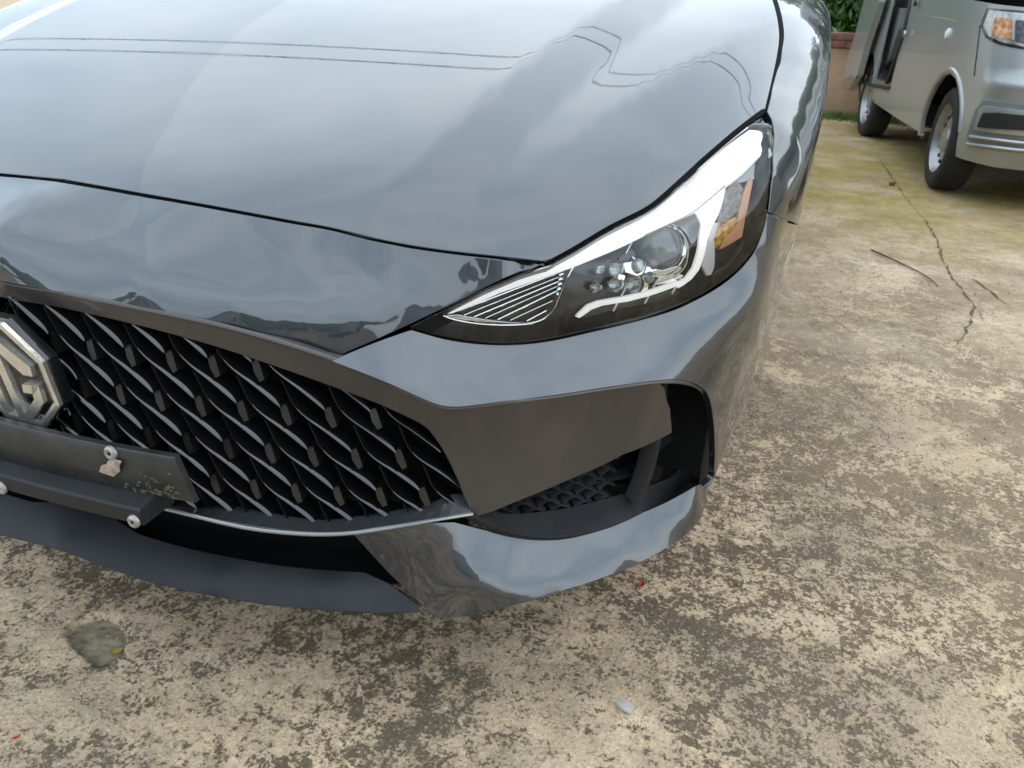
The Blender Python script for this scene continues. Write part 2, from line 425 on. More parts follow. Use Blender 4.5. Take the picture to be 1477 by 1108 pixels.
LTOP=[(790,380),(830,358),(880,328),(930,303),(957,283),(980,262),(1010,235),(1060,192),(1098,163),(1106,160)]  # hood / lamp joint
SIDE=[(1112,130),(1121,90),(1126,55),(1123,25),(1115,-5)]
def off_px(l,dx,dy): return [(x+dx,y+dy) for x,y in l]
hp=[hit_hood(x,y)[:2] for x,y in smooth_line(off_px(EDGE,0,-3.5),5)+smooth_line(off_px(LTOP,-3,-3.5),5)[1:]+smooth_line(off_px(SIDE,-2.5,0),4)[1:]]
hp=[(0,hp[0][1]-.0004)]+[tuple(p) for p in hp if p[0]>.01]
hp+= [(.79,1.27),(.7,1.33),(.4,1.40),(0,1.42)]
hood=trim('hood',hoodfn,mirror_uv(hp),.016,PAINT,car,hem=.018)
# ---- nose panel above the grille
def P_hood(x,y,dz=-.002):
    p=hit_hood(x,y);return ('P',p[0],p[1],p[2]+dz)
c_nose=[('s',0,.733,.142),('s',0,.724,.110),('s',0,.708,.077),('s',0,.693,.052),('s',0,.668,.034),('s',0,.645,.030),('s',0,.62,.029)]
c_nose+=[P_hood(*e) for e in EDGE[1:]]
c_nose+=[(200,445,.030),(200,420,.033),(200,400,.042),(200,360,.068),(340,477,.036),(340,450,.039),(340,425,.048),(340,385,.072),
 (440,506,.043),(440,475,.046),(440,440,.056),(440,395,.076),(520,496,.046),(520,465,.050),(520,430,.062),(520,390,.080),(590,468,.050),(590,445,.054),(590,415,.063),(590,378,.076),
 (640,440,.056),(690,415,.059),(690,397,.064),(760,388,.064)]
f_nose=surf(c_nose,True,2e-4)
GTOP=[(95,424),(200,445),(300,466),(370,484),(430,502),(478,518)]     # upper edge of grille surround
n_out=smooth_line(off_px(GTOP,0,-2),4)+[(500,507),(545,488),(592,466)]+[(640,443),(700,413),(750,391),(782,381)]
n_top=smooth_line(off_px(EDGE,0,3.5),4)
uv=list(pxs(f_nose,n_out))+list(pxs(f_nose,n_top[::-1]))
nose=trim('front_bumper_top',fsurf(f_nose),mirror_uv([(0,uv[0][1])]+uv+[(0,uv[-1][1])]),.013,PAINT,car,hem=.012)
# ---- cheek: below lamp, round the corner, down to the skirt
LBOT=[(592,474),(640,487),(690,494),(740,495),(790,490),(850,477),(950,452),(1000,432),(1050,402),(1085,366),(1100,332),(1107,306)]
CBOT=[(480,522),(520,537),(560,553),(600,571),(632,584),(662,587),(720,580),(800,570),(880,558),(950,549),(985,549),(1010,557),(1024,575),(1030,610),(1032,650),(1030,690)]
RSEAM=[(1107,309),(1130,316),(1158,325)]
c_ch=[(592,474,.050),(640,487,.052),(740,495,.054),(850,477,.052),(950,452,.048),(1020,420,.036),(1060,392,.024),(1095,350,.012),
 (560,520,.022),(640,535,.026),(740,540,.028),(850,525,.026),(950,505,.023),(1000,480,.018),
 (480,522,.022),(560,553,.004),(632,584,.0),(720,580,.0),(800,570,.0),(880,558,.0),(950,549,.001),(985,549,.004),
 (1045,450,.010),(1080,430,.003),(1060,520,.004),(1040,600,.012),(1035,680,.028),
 ('s',1.08,.66,.008),('s',1.16,.685,.012),('s',1.3,.70,.016),('s',1.10,.55,.010),('s',1.2,.55,.014),('s',1.35,.55,.018),('s',1.08,.45,.020),('s',1.2,.45,.026),('s',1.35,.45,.03),
 ('s',1.05,.35,.034),('s',1.2,.35,.038),('s',1.35,.35,.04),('s',1.0,.29,.048),('s',1.2,.29,.05),('s',1.0,.25,.062),('s',1.2,.24,.062)]
f_ch=surf(c_ch,False,2e-4)
cb=smooth_line(off_px(CBOT,0,-1),4)
o=list(pxs(f_ch,cb))+SZ(f_ch,[(1.01,.288),(1.04,.258),(1.12,.243),(1.24,.243),(1.30,.30),(1.36,.42),(1.40,.52),(1.43,.60),(1.44,.672),(1.3,.677),(1.22,.682)])
lb=smooth_line(off_px(LBOT,1,3),4)
o+= [tuple(p) for p in pxs(f_ch,[(1150,326),(1130,319.5),(1109,312)])]+[tuple(p) for p in pxs(f_ch,lb[::-1])]
cheek=trim('front_bumper_side',fsurf(f_ch),np.array(o),.013,PAINT,car,hem=.010,mirror=True)
# ---- fender above the seam
_sz0=spline([1.0,1.12,1.19,1.28,1.36,1.44,1.6,1.9,2.25],[.750,.797,.828,.857,.882,.911,.958,.998,1.02]);_so0=spline([1.0,1.12,1.19,1.28,1.36,1.44,1.6,1.9,2.25],[.050,.070,.080,.088,.094,.102,.126,.138,.145])
c_fd=[]
for _s in (1.02,1.10,1.19,1.28,1.36,1.44,1.52,1.6,1.75,1.9,2.05,2.2):
    for _d in (0,.010,.024,.045,.075,.115,.17,.24):
        _z=float(_sz0(_s))-_d
        if _z>.66: c_fd.append(('s',_s,_z,.012+(float(_so0(_s))-.012)*math.exp(-_d/.031)))
f_fd=surf(c_fd,False,3e-4)
fs=[tuple(p) for p in pxs(f_fd,[(1109,305),(1113,270),(1116,230),(1118,195),(1114,172),(1108,161)])]
fs+=[tuple(p) for p in pxs(f_fd,smooth_line(off_px(SIDE,3,0),3))]
fs+=SZ(f_fd,[(1.9,.996),(2.15,1.010),(2.15,.62)])
# wheel arch
arch=[]
for a in np.linspace(0,180,15):
    arch.append((1.82+.37*math.cos(math.radians(a)),.335+.345*math.sin(math.radians(a))+.0))
fs=fs[:-1]+SZ(f_fd,[(2.15,.69),(2.02,.655),(1.9,.675),(1.82,.68),(1.72,.678),(1.6,.674),(1.52,.676),(1.443,.677),(1.3,.681),(1.22,.686)])
fs+= [tuple(p) for p in pxs(f_fd,[(1150,322),(1130,315)])]
fender=trim('front_fender',fsurf(f_fd),np.array(fs),.014,PAINT,car,hem=.012,mirror=True)
# ---- satin frame and blade round the grille
c_gf=[('s',0,.629,.032),('s',0,.615,.040),(100,428,.033),(100,447,.039),(200,449,.032),(200,470,.039),(300,470,.032),(300,497,.039),(380,490,.033),(380,523,.039),(470,517,.034),(460,550,.039),
 (560,555,.016),(540,582,.037),(640,588,.010),(610,612,.036),(720,584,.008),(800,573,.008),(880,561,.009),(950,553,.010),
 (640,650,.036),(665,690,.036),(680,737,.034),(700,610,.022),(800,595,.022),(880,585,.024),(940,575,.020),(970,565,.026),
 (720,660,.032),(800,650,.034),(880,630,.04),(950,610,.044),(740,715,.040),(820,690,.044),(900,655,.05),(965,625,.050)]
f_gf=surf(c_gf,True,3e-5)
GIN=[(70,440),(100,446),(200,469),(300,496),(380,522),(460,550),(540,580),(605,610),(625,628),(643,655),(660,690),(672,718),(680,737)]
g_up=smooth_line(off_px(GTOP,0,1.5)+[(520,536),(560,553),(600,571),(632,586),(662,590),(720,583),(800,573.5),(880,561.5),(945,553)],4)
gi=smooth_line(GIN,4)
uv=[tuple(p) for p in pxs(f_gf,g_up)]+[tuple(p) for p in pxs(f_gf,[(958,560),(966,590),(969,624),(900,655),(820,692),(740,725),(712,737),(690,744)])]+[tuple(p) for p in pxs(f_gf,gi[::-1])]
gframe=trim('grille_surround',fsurf(f_gf),mirror_uv([(0,uv[0][1]+.0)]+uv+[(0,uv[-1][1])]),.013,GARN,car,hem=.02)
# ---- lower painted corner
EB=[(640,893),(676,890),(748,873),(820,850),(893,825),(950,797),(983,776),(1002,758)]
c_lc=[(512,775,.050),(560,765,.045),(560,795,.040),(600,757,.042),(600,800,.034),(600,850,.026),(580,840,.030),(540,805,.044),(640,890,.014),(640,760,.044),(640,800,.034),(640,850,.022),
 (675,757,.054),(690,800,.036),(690,840,.016),(740,775,.062),(740,820,.034),(740,855,.012),(740,870,.010),(800,772,.062),(800,810,.038),(800,838,.018),(800,854,.014),(676,888,.012),
 (900,748,.062),(900,785,.036),(900,808,.022),(900,821,.020),(970,715,.050),(970,750,.034),(970,780,.024),(1005,702,.031),(1005,735,.022),(1022,710,.022),('s',.93,.29,.030),('s',1.0,.285,.046)]
f_lc=surf(c_lc,False,3e-4)
uv=pxs(f_lc,[(508,768),(560,762),(610,756),(655,754),(690,763),(740,774),(800,772),(860,761),(900,750),(930,739),(960,726),(1000,704),(1011,698),(1018,706),(1020,722),(1003,757),(983,776),(950,797),(893,824),(820,849),(748,871),(676,888),(640,892),(622,884),(560,825)])
lowc=trim('bumper_corner',fsurf(f_lc),uv,.012,PAINT,car,hem=.02,mirror=True)
# ---- vent: dark frame shelf, mesh, fins
c_vs=[(682,745,.030),(760,772,.052),(830,768,.055),(900,748,.052),(985,695,.078),(1000,640,.08),(720,738,.065),(830,730,.09),(900,705,.09),(960,680,.09)]
f_vs=surf(c_vs,False,5e-5)
vs=trim('vent_shelf',fsurf(f_vs),pxs(f_vs,smooth_line([(676,742),(720,762),(770,773),(830,771),(900,750),(960,723),(1008,697),(1000,660),(975,685),(955,695),(900,712),(820,733),(740,742),(712,737),(676,742)][:-1],3)),.012,PLAST,car,hem=.01,mirror=True)
for sx in (1,-1):
    b=MB();ss=np.linspace(.58,1.0,22);Pa=body(ss,.34,np.full(22,.115));Pb=body(ss,.56,np.full(22,.10))
    g=np.stack([Pa,Pb],0)*[sx,1,1];b.grid(g if sx>0 else g[::-1]);b.build('vent_backing',BLACK,car)
VENTM=simple('vent mesh plastic',(.030,.033,.038),rough=.45,spec=.5)
# small wavy louvres of the corner vent
def louvre(parent,s0,s1,z,off,mat,sx=1,h=.010,name='vent_louvre'):
    b=MB();n=9;ss=np.linspace(s0,s1,n);zz=z+.004*np.cos(np.linspace(-math.pi,math.pi,n))
    fr=body(ss,zz,np.full(n,off));to=body(ss,zz+.003,np.full(n,off+.006));bk=body(ss,zz+h*.4,np.full(n,off+.022));bt=body(ss,zz-.003,np.full(n,off+.004))
    g=np.stack([bt,fr,to,bk],0)*[sx,1,1];b.grid(g);return b.build(name,mat,parent,smooth=True)
for sx in (1,-1):
    vent=tag(louvre(car,.62,.95,.345,.088,PLAST,sx,name='vent_mesh'))
    for r in range(16):
        z=.318+.0115*r;w_=.042
        s0=.60+.021*(r%2)
        k=0
        while s0+k*w_<.92:
            a=s0+k*w_
            if a>.60+max(0,z-.352)*1.35 and a<.83: louvre(vent,a,a+w_*.84,z,.088,VENTM,sx,h=.007)
            k+=1
    # upright blade and side fins at the outer end
    b=MB();zz=np.linspace(.322,.56,12);q=[]
    for o_,ds in ((.078,.004),(.056,.010),(.053,.016),(.056,.022),(.10,.04)):
        q.append(body(np.interp(zz,[.30,.37,.45,.56],[.845,.872,.882,.868])+ds,zz,np.full(12,o_)))
    g=np.stack(q,1)*[sx,1,1];b.grid(g);b.build('vent_blade',PLAST,car,smooth=True,ang=60)
    for k in range(6):
        z=.385+.029*k;b=MB();ss=np.array([.905,.925,.95]);q=np.stack([body(ss,z+np.array([0,.004,.012]),np.full(3,.070)),body(ss,z+np.array([.002,.007,.015]),np.full(3,.068)),body(ss,z+np.array([.006,.012,.022]),np.full(3,.10))],0)*[sx,1,1]
        b.grid(q);b.build('side_fin',PLAST,car)
    b=MB();zz=np.linspace(.34,.57,10);q=[body(np.full(10,s_),zz,np.full(10,o_)) for s_,o_ in ((.91,.10),(.955,.095),(.975,.06),(.975,.03))]
    b.grid(np.stack(q,1)*[sx,1,1]);b.build('vent_end_wall',BLACK,car,smooth=True)
# ---- splitter lip and lower intake
c_lp=[('s',0,.238,.0),('s',0,.248,.004),('s',0,.272,.045),('s',0,.282,.075),('s',0,.290,.11),('s',.25,.236,.0),('s',.25,.247,.004),('s',.25,.270,.045),('s',.25,.279,.075),('s',.25,.287,.11),
 ('s',.40,.234,.006),('s',.40,.245,.010),('s',.40,.266,.050),('s',.40,.275,.08),('s',.40,.283,.11),('s',.52,.236,.026),('s',.52,.246,.030),('s',.52,.262,.055),('s',.52,.275,.085)]
f_lp=surf(c_lp,True,1e-5)
lo_=[tuple(p) for p in pxs(f_lp,[(100,797),(200,834),(300,858),(400,873),(500,881.5),(560,884),(606,882)])]
lip=trim('splitter_lip',fsurf(f_lp),mirror_uv([(0,lo_[0][1])]+lo_+[tuple(p) for p in pxs(f_lp,[(600,872),(560,842),(525,826),(400,816),(264,790),(200,771)])]+SZ(f_lp,[(0,.282)])),.012,LIPM,car,hem=.012)
b=MB();ss=np.linspace(-.6,.6,40);b.grid(np.stack([body(ss,.20,np.full(40,.12)),body(ss,.42,np.full(40,.10)),body(ss,.63,np.full(40,.13))],0));ss=np.linspace(-.52,.52,30);b.grid(np.stack([body(ss,.238,np.full(30,.05)),body(ss,.25,np.full(30,.2))],0));b.build('intake_backing',BLACK,car)
im=tag(louvre(car,-.05,.05,.375,.075,PLAST,1,name='intake_mesh'))
for r in range(7):
    z=.30+.012*r
    for k in range(-9,9):
        a=k*.06+.03*(r%2)
        if -.52<a<.47: louvre(im,a,a+.05,z,.075,PLAST,1,name='mesh_louvre')
# ---- ledge under the grille (satin, catches the sky)
c_lg=[('s',0,.385,.05),('s',0,.372,.022),('s',0,.362,.014),(290,733,.046),(372,739,.044),(433,749,.043),(473,752,.043),(514,747,.044),(550,742,.046),(617,729,.048),(653,715,.05),
 (276,741,.018),(352,757,.018),(433,766,.018),(500,766,.020),(550,758,.022),(620,748,.026),(678,736,.034)]
f_lg=surf(c_lg,True,4e-5)
top=pxs(f_lg,smooth_line([(250,730),(290,732),(331,728.6),(372,737),(433,747),(473,750),(514,745),(550,740),(617,727),(653,713),(672,716)],3))
bot=pxs(f_lg,smooth_line([(120,700),(190,720),(262,737),(352,756),(433,766),(500,766),(550,759),(620,749),(679,738)],3))
ledge=trim('grille_ledge',fsurf(f_lg),mirror_uv([(0,bot[0][1]-.0)]+[tuple(p) for p in bot]+[tuple(p) for p in top[::-1]]+[(0,top[0][1])]),.012,simple('glossy dark ledge',(.10,.105,.11),rough=.2,metal=.6,coat=1),car,hem=.004)
def px_strip(name,pts,off,r,mat,parent,mirror=True,n=3,cap=True):
    q=[];pp=smooth_line(pts,n)
    for i,p in enumerate(pp):
        o_=off if np.isscalar(off) else float(np.interp(i/(len(pp)-1),np.linspace(0,1,len(off)),off))
        s,z=at_off(p[0],p[1],o_);q.append(body(np.float64(s),np.float64(z),np.float64(o_)))
    q=np.array(q);out=[]
    for sx in ((1,-1) if mirror else (1,)):
        out.append(MB().tube(q*[sx,1,1],r,8).build(name,mat,parent,smooth=True))
    return out
px_strip('grille_lower_trim',[(125,706),(190,722),(255,738),(352,761),(433,770),(494,770),(550,763),(620,751),(682,741)],[.014,.012,.012,.014,.018,.03],.0026,SATIN,car)
px_strip('grille_upper_bead',off_px(GTOP,0,-.5)+[(520,536),(560,553),(600,571),(632,585),(662,588),(720,581),(800,571.5),(880,559.5),(950,550.5),(985,551),(1008,559),(1020,578),(1026,612),(1029,640)],[.031,.031,.031,.028,.008,.004,.004,.006,.008,.018,.03],.0034,GARN,car,n=4)
# black sheets added behind the joints to stand for gap shade
def under(fn,poly,depth,name='body_liner',h=.03,mirror=True):
    def g(UV):
        P=fn(UV);return P-normals(fn,UV)*depth
    return trim(name,g,poly,h,BLACK,car,hem=0,mirror=mirror)
under(hoodfn,np.array([tuple(hit_hood(x,y)[:2]) for x,y in [(300,290),(500,322),(640,346),(790,352),(880,290),(980,220),(1070,155),(1108,90),(1115,50),(1108,5)]]+[(.6,1.2),(.2,1.2),(.2,.3)]),.016)
under(fsurf(f_nose),mirror_uv(SZ(f_nose,[(0,.64)])+[tuple(p) for p in pxs(f_nose,[(300,455),(470,500),(590,462),(760,384)])]+[tuple(p) for p in pxs(f_nose,[(780,376),(640,360),(480,328),(340,302),(200,276)])]+SZ(f_nose,[(0,.731)])),.014,mirror=False)
# black tube added along the bonnet gap to darken it like shade
g_=[hit_hood(x,y)+ray(x,y)*.012 for x,y in smooth_line(EDGE+LTOP[1:]+SIDE,3)]
g_=np.array(g_)
for sx in (1,-1): MB().tube(g_*[sx,1,1],.0055,6).build('gap_shade_tube',BLACK,car)
# ---- grille fins: a lattice of wavy blades
grille=empty('grille',parent=car)
def gpt(px,py,off): s,z=at_off(px,py,off);return np.array([s,z])
# lattice spacing measured on the real grille
NI=np.array([.0565,0.]);NJ=np.array([.029,-.057]);N00=np.array([.278,.445])
def _szof(L):
    uv=pxs(f_gf,L);P=fpt(f_gf,uv);return [(a[0],p[2]) for a,p in zip(uv,P)]
GPOLY=np.array(_szof(gi)+[tuple(gpt(*p,.03)) for p in [(600,744),(500,766),(433,766),(352,757),(270,738)]]+[tuple(gpt(60,690,.02))])
GP2=np.vstack([GPOLY,[(-.02,GPOLY[-1][1]),(-.02,.64)]])
def clip_ok(q): return inpoly(np.array([q]),GP2)[0] or (q[1]<.42 and dpoly(np.array([q]),GP2)[0]<.010)
FIN=simple('glossy black grille plastic',(.007,.007,.008),rough=.14,coat=1,spec=.6,var=.25,vscale=20)
FIN.node_tree.nodes['Principled BSDF'].inputs['Coat IOR'].default_value=1.45
FACET=simple('smoked grille facet',(.010,.009,.008),rough=.32,coat=.3,var=.3,vscale=25)
# centre line of one blade relative to the joint it ends in, and the width of its bright facet there
_bt=[(-.084,.106,.0007,.0),(-.0785,.090,.0008,.0),(-.0735,.0755,.0010,.1),(-.065,.0630,.0015,.4),(-.054,.0525,.0026,.8),(-.043,.0440,.0040,1),(-.033,.0360,.0052,1),(-.023,.0275,.0062,1),(-.014,.0195,.0062,.9),(-.008,.0140,.0046,.6),(-.004,.0100,.0020,.3)]
_bt=np.array(_bt);_tt=np.linspace(0,1,len(_bt));_bs=spline(_tt,_bt)
def blade(N,sx):
    u=np.linspace(0,1,26);q=_bs(u);pth=q[:,:2]+N;wf=np.clip(q[:,2]*.58,.0003,.02);tl=np.clip(q[:,3],0,1)
    k=np.array([clip_ok(x) for x in pth])
    if k.sum()<4: return None
    i0,i1=np.where(k)[0][[0,-1]];pth=pth[i0:i1+1];wf=wf[i0:i1+1];tl=tl[i0:i1+1];n=len(pth)
    t=np.gradient(pth,axis=0);t/=np.linalg.norm(t,axis=1)[:,None];pn=np.stack([-t[:,1],t[:,0]],1);pn*=np.where(pn[:,1:2]<0,-1,1)
    def bd(d,o): p=pth+pn*np.asarray(d).reshape(-1,1);return body(p[:,0],p[:,1],np.zeros(n)+o)*[sx,1,1]
    w_=wf
    A=bd(np.zeros(n)-.0004,.0405);B=bd(np.zeros(n)+.0002,.040);Cc=bd(w_,.040+w_*.85*tl);D=bd(w_+.0005,.0415+w_*.85*tl);E_=bd(w_*.6,.075);A2=bd(-w_*.9-.002,.046);A3=bd(-w_*.3-.001,.078)
    b=MB();g=np.stack([E_,D,Cc,B,A,A2,A3],0);b.grid(g);return b
def joint(N,sx):
    c=[(-.0065,.0110),(.0022,.0120),(.0060,.0020),(.0100,-.0105),(.0040,-.0135),(-.0030,-.0030)]
    P=[np.array(x)+N for x in c]
    if not all(clip_ok(x) for x in P): return None
    f=[body(np.float64(p[0]),np.float64(p[1]),np.float64(.0425+.004*(p[1]-N[1])/.015))*[sx,1,1] for p in P]
    k=[body(np.float64(p[0]+.002),np.float64(p[1]-.003),np.float64(.072))*[sx,1,1] for p in P]
    n=6;b=MB();b.add(f+k,[tuple(range(n)) if sx>0 else tuple(range(n-1,-1,-1))]+[(i,(i+1)%n,(i+1)%n+n,i+n) for i in range(n)]);return b
for j in range(-5,5):
    for i in range(-8,12):
        N=N00+NI*i+NJ*j
        if N[0]<.0: continue
        for sx in (1,-1):
            b=blade(N,sx)
            if b: b.build('grille_fin',FIN,grille,smooth=True,ang=50)
            b=joint(N,sx)
            if b: b.build('fin_joint',FACET,grille)
# ---- emblem: octagonal badge with two letters
LC=np.array([0,.006,.523]);LS=.153;lt=math.radians(-6.3)
EX=np.array([1.,0,0]);EZ=np.array([0,math.sin(lt),math.cos(lt)]);EN=np.cross(EX,EZ)   # EN faces forward (-Y)
def lp(x,y,d=0): return LC+LS*(x*EX+y*EZ)+EN*d
badge=empty('emblem',parent=car)
def octo(k): return [(.207*k,.5*k),(.5*k,.207*k),(.5*k,-.207*k),(.207*k,-.5*k),(-.207*k,-.5*k),(-.5*k,-.207*k),(-.5*k,.207*k),(-.207*k,.5*k)]
MB().prism([lp(x,y,-.022) for x,y in octo(1.0)][::-1],EN*.017).build('badge_back',GLOSSB,badge,bevel=.001)
b=MB();o1,o2=octo(.985),octo(.875)
for i in range(8):
    j=(i+1)%8
    q=[lp(*o1[i],-.005),lp(*o1[j],-.005),lp(*o2[j],-.005),lp(*o2[i],-.005)]
    m1=[(np.array(o1[k])*.5+np.array(o2[k])*.5) for k in (i,j)]
    r=[lp(*o1[i],0),lp(*o1[j],0),lp(*m1[1],.0012),lp(*m1[0],.0012),lp(*o2[j],0),lp(*o2[i],0)]
    b.add([q[0],q[1],r[1],r[0],r[2],r[3],r[4],r[5],q[2],q[3]],[(0,1,2,3),(3,2,4,5),(5,4,6,7),(7,6,8,9)])
b.build('badge_ring',CHROME,badge)
def stroke(polys,name):
    b=MB()
    for pl in polys:
        n=len(pl);ar=sum(pl[i][0]*pl[(i+1)%n][1]-pl[(i+1)%n][0]*pl[i][1] for i in range(n))
        if ar<0: pl=pl[::-1]
        b.prism([lp(x,y,-.005) for x,y in pl][::-1],EN*.006)
    b.build(name,CHROME,badge)
stroke([[(-.39,.15),(-.31,.22),(-.31,-.27),(-.39,-.20)],[(-.31,.22),(-.262,.02),(-.262,-.16),(-.31,.02)],[(-.262,-.16),(-.262,.02),(-.205,.30),(-.205,.06)],[(-.205,.335),(-.12,.335),(-.12,-.40),(-.205,-.37)]],'letter_m')
stroke([[(-.045,.335),(.040,.335),(.040,-.378),(.0,-.43),(-.045,-.43)],[(.040,.335),(.102,.317),(.339,.135),(.328,.044),(.222,.038),(.040,.215)],
 [(.0,-.43),(.098,-.428),(.327,-.208),(.233,-.193),(.040,-.378)],[(.327,-.208),(.350,-.038),(.262,-.055),(.240,-.136),(.233,-.193)],[(.350,-.038),(.159,-.067),(.138,-.148),(.262,-.136)]],'letter_g')
# ---- number plate holder (empty), its bracket and screws
def hp_(px,py,y): return at_y(px,py,y)
PM=simple('dusty black plate plastic',(.021,.020,.018),rough=.42,coat=.2,bump=.15,bscale=260,var=.5,vscale=22)
A_=hp_(245,665,-.004);B_=hp_(270,735,-.013)
za=A_[2];zb=B_[2];xa=A_[0];xb=B_[0]
def plateP(x,t,d=0):  # t 0 bottom,1 top
    y=(-.018+.006*t)+.30*x*x*.9;return np.array([x,y-d,zb+(za-zb)*t])
nx=25;rows=[]
for t in (0,.04,.5,.96,1):
    hw=xb+(xa-xb)*t;rows.append([plateP(hw*u,t,0 if t in(0,1) else .0015) for u in np.linspace(-1,1,nx)])
b=MB();b.grid(np.array(rows));rb=np.array(rows)[[0,-1]]+np.array([0,.008,0]);b.grid(np.array([rb[0],rows[0]]));b.grid(np.array([rows[-1],rb[1]]))
ev=[np.array(rows)[:,k] for k in (0,-1)]
b.grid(np.array([ev[0]+[0,.008,0],ev[0]]));b.grid(np.array([ev[1],ev[1]+[0,.008,0]]))
holder=b.build('plate_holder',PM,car,smooth=True,ang=35)
def screw(P,n,r,parent):
    P=np.array(P,float);n=np.array(n,float)
    o=MB().lathe([(0,.0022),(r*.28,.0022),(r*.3,.0040),(r*.62,.0046),(r*.92,.0030),(r,0)],P,n,20).build('screw',SCREW,parent,smooth=True)
    MB().lathe([(0,.0030),(r*.26,.0030),(r*.3,.0018)],P,n,6).build('screw_socket',BLACK,parent)
sp=hp_(156,656,-.012);tt=(sp[2]-zb)/(za-zb)
for sx in (1,-1): screw(plateP(sx*sp[0],tt,.0015),(0,-1,.1),.0095,holder)
# torn sticker remains and dried mud
SCRAP=simple('pinkish torn sticker',(.33,.25,.21),rough=.8,var=.4,vscale=120)
sc=[(147,671),(154,670),(157,664),(166,663),(175,666),(172,673),(173,680),(165,687),(155,684),(144,680)]
b=MB();ps=[hp_(x,y,-.0150+.27*(.115)**2) for x,y in sc];b.prism([p+[0,-.0012,0] for p in ps],(0,.002,0));b.build('sticker_scrap',SCRAP,holder)
MUD=simple('dried mud',(.085,.080,.045),rough=.95,var=.4,vscale=60)
b=MB()
for _ in range(150):
    x=random.gauss(225,17);y=random.gauss(708,11)+(x-225)*.25
    if not(190<x<262): continue
    p=hp_(x,y,0);t=(p[2]-zb)/(za-zb)
    if .04<t<.75 and p[0]<xb-.012:
        q=plateP(p[0],t,.0017);r=random.uniform(.0006,.0028)
        pts=[q+np.array([r*math.cos(a)*random.uniform(.5,1.6),.27*2*q[0]*0-.0003,r*.7*math.sin(a)*random.uniform(.5,1.4)]) for a in np.linspace(0,2*math.pi,8)[:-1]]
        b.prism(pts,(0,.003,0))
b.build('mud_splash',MUD,holder,kind='stuff')
# bracket bar below
b=MB();prof=[(0,0),(.0,.022),(-.003,.025),(.05,.030)]
e1=hp_(205,757,-.035);zl=e1[2]
BX=e1[0]
def bar(x,y,z): return np.array([x,-.040+y+.16*x*x,zl-.003+z])
xs=np.linspace(-BX,BX,21);R_=[]
for y,z in ((.05,.0),(0,.0),(-.002,.002),(-.002,.021),(.001,.024),(.06,.030)): R_.append([bar(x,y,z) for x in xs])
b.grid(np.array(R_));
for k in (0,-1): b.add([r[k] for r in R_],[tuple(range(len(R_)))])
brk=b.build('plate_bracket',PLAST,car,smooth=True,ang=35)
for px,py in ((188,756),(3,703)):
    p=hp_(px,py,-.042)
    p=bar(p[0],-.0025,p[2]-(zl-.003)); screw(p,(0,-1,.05),.0088,brk)
    if px>100: screw(bar(-p[0],-.0025,.011),(0,-1,.05),.0088,brk)
# ---- headlamps
LO=off_px(LTOP,1.5,4.5);LB=off_px(LBOT,0,-2.5)
c_ln=[P_hood(*p,-.004) for p in LTOP]+[(592,471,.052),(640,484,.050),(690,491,.049),(740,492,.048),(790,487,.047),(850,474,.046),(950,449,.040),(1000,429,.034),(1050,399,.024),(1085,363,.014),(1105,320,.012),(1112,270,.014),(1116,220,.020),(1114,180,.035),
 (700,440,.054),(800,430,.050),(900,390,.044),(1000,350,.036),(1060,300,.030)]
f_ln=surf(c_ln,False,3e-5)
lamp=empty('headlight',parent=car)
lo_=smooth_line(LO,3)[:-4]+[(1100,170),(1106,178),(1110,198),(1110,232),(1108,272),(1104,304)]+smooth_line(LB,3)[::-1]+[(640,449),(700,418),(750,397)]
LOUT=lo_
housing=trim('lamp_housing',fsurf(f_ln,.045),pxs(f_ln,lo_,0),.014,LAMPIN,lamp,hem=0)
def wallring(f,pts,d0,d1,name,mat):
    q=pxs(f,pts);a=fpt(f,q,d0);b=fpt(f,q,d1)
    m=MB();a=np.vstack([a,a[:1]]);b=np.vstack([b,b[:1]]);m.grid(np.stack([a,b],0));return m.build(name,mat,lamp,smooth=True,ang=60)
wallring(f_ln,lo_,.0015,.046,'lamp_rim',LAMPIN)
def lpatch(name,pts,d,mat,h=.006,hem=.006,sm=0):
    if sm: pts=smooth_line(pts+[pts[0]],sm)[:-1]
    return trim(name,fsurf(f_ln,d),pxs(f_ln,pts,d),h,mat,lamp,hem=hem)
def ltube(name,pts,d,r,mat,n=4,d2=None):
    pp=smooth_line(pts,n) if len(pts)>2 else [tuple(np.array(pts[0])*(1-t)+np.array(pts[1])*t) for t in np.linspace(0,1,6)]
    q=[]
    for i,p in enumerate(pp):
        dd=d if d2 is None else d+(d2-d)*i/(len(pp)-1)
        q.append(fpt(f_ln,pxs(f_ln,[p],dd)[0],dd))
    return MB().tube(q,r,8).build(name,mat,lamp,smooth=True)
lpatch('daylight_band',[(637,453),(700,426),(760,399),(800,380),(860,346),(920,313),(965,284),(1000,251),(1040,217),(1086,184),(1098,180),(1102,196),(1096,224),(1070,250),(1046,268),(1003,304),(960,323),(930,338),(880,362),(843,378),(790,398),(720,422),(652,451)],.013,DRL,.008,.004)
lpatch('daylight_hook',[(1004,304),(1046,268),(1042,288),(1036,308),(1027,326),(1020,345),(1015,370),(1008,389),(998,402),(986,411),(979,415),(976,412),(990,403),(1001,388),(1008,365),(1011,340),(1013,322)],.015,DRL,.006,.004)
lpatch('daylight_line',[(832,457),(848,442),(862,436.5),(900,430.5),(978,407),(979,411),(905,434.5),(868,440.5),(853,446),(836,458)],.016,DRL,.004,.005)
for a,b in (((884,449),(909,402)),((930,438),(950,400)),((969,424),(983,399))): ltube('light_guide',[a,b],.015,.0013,WHITEP,d2=.03)
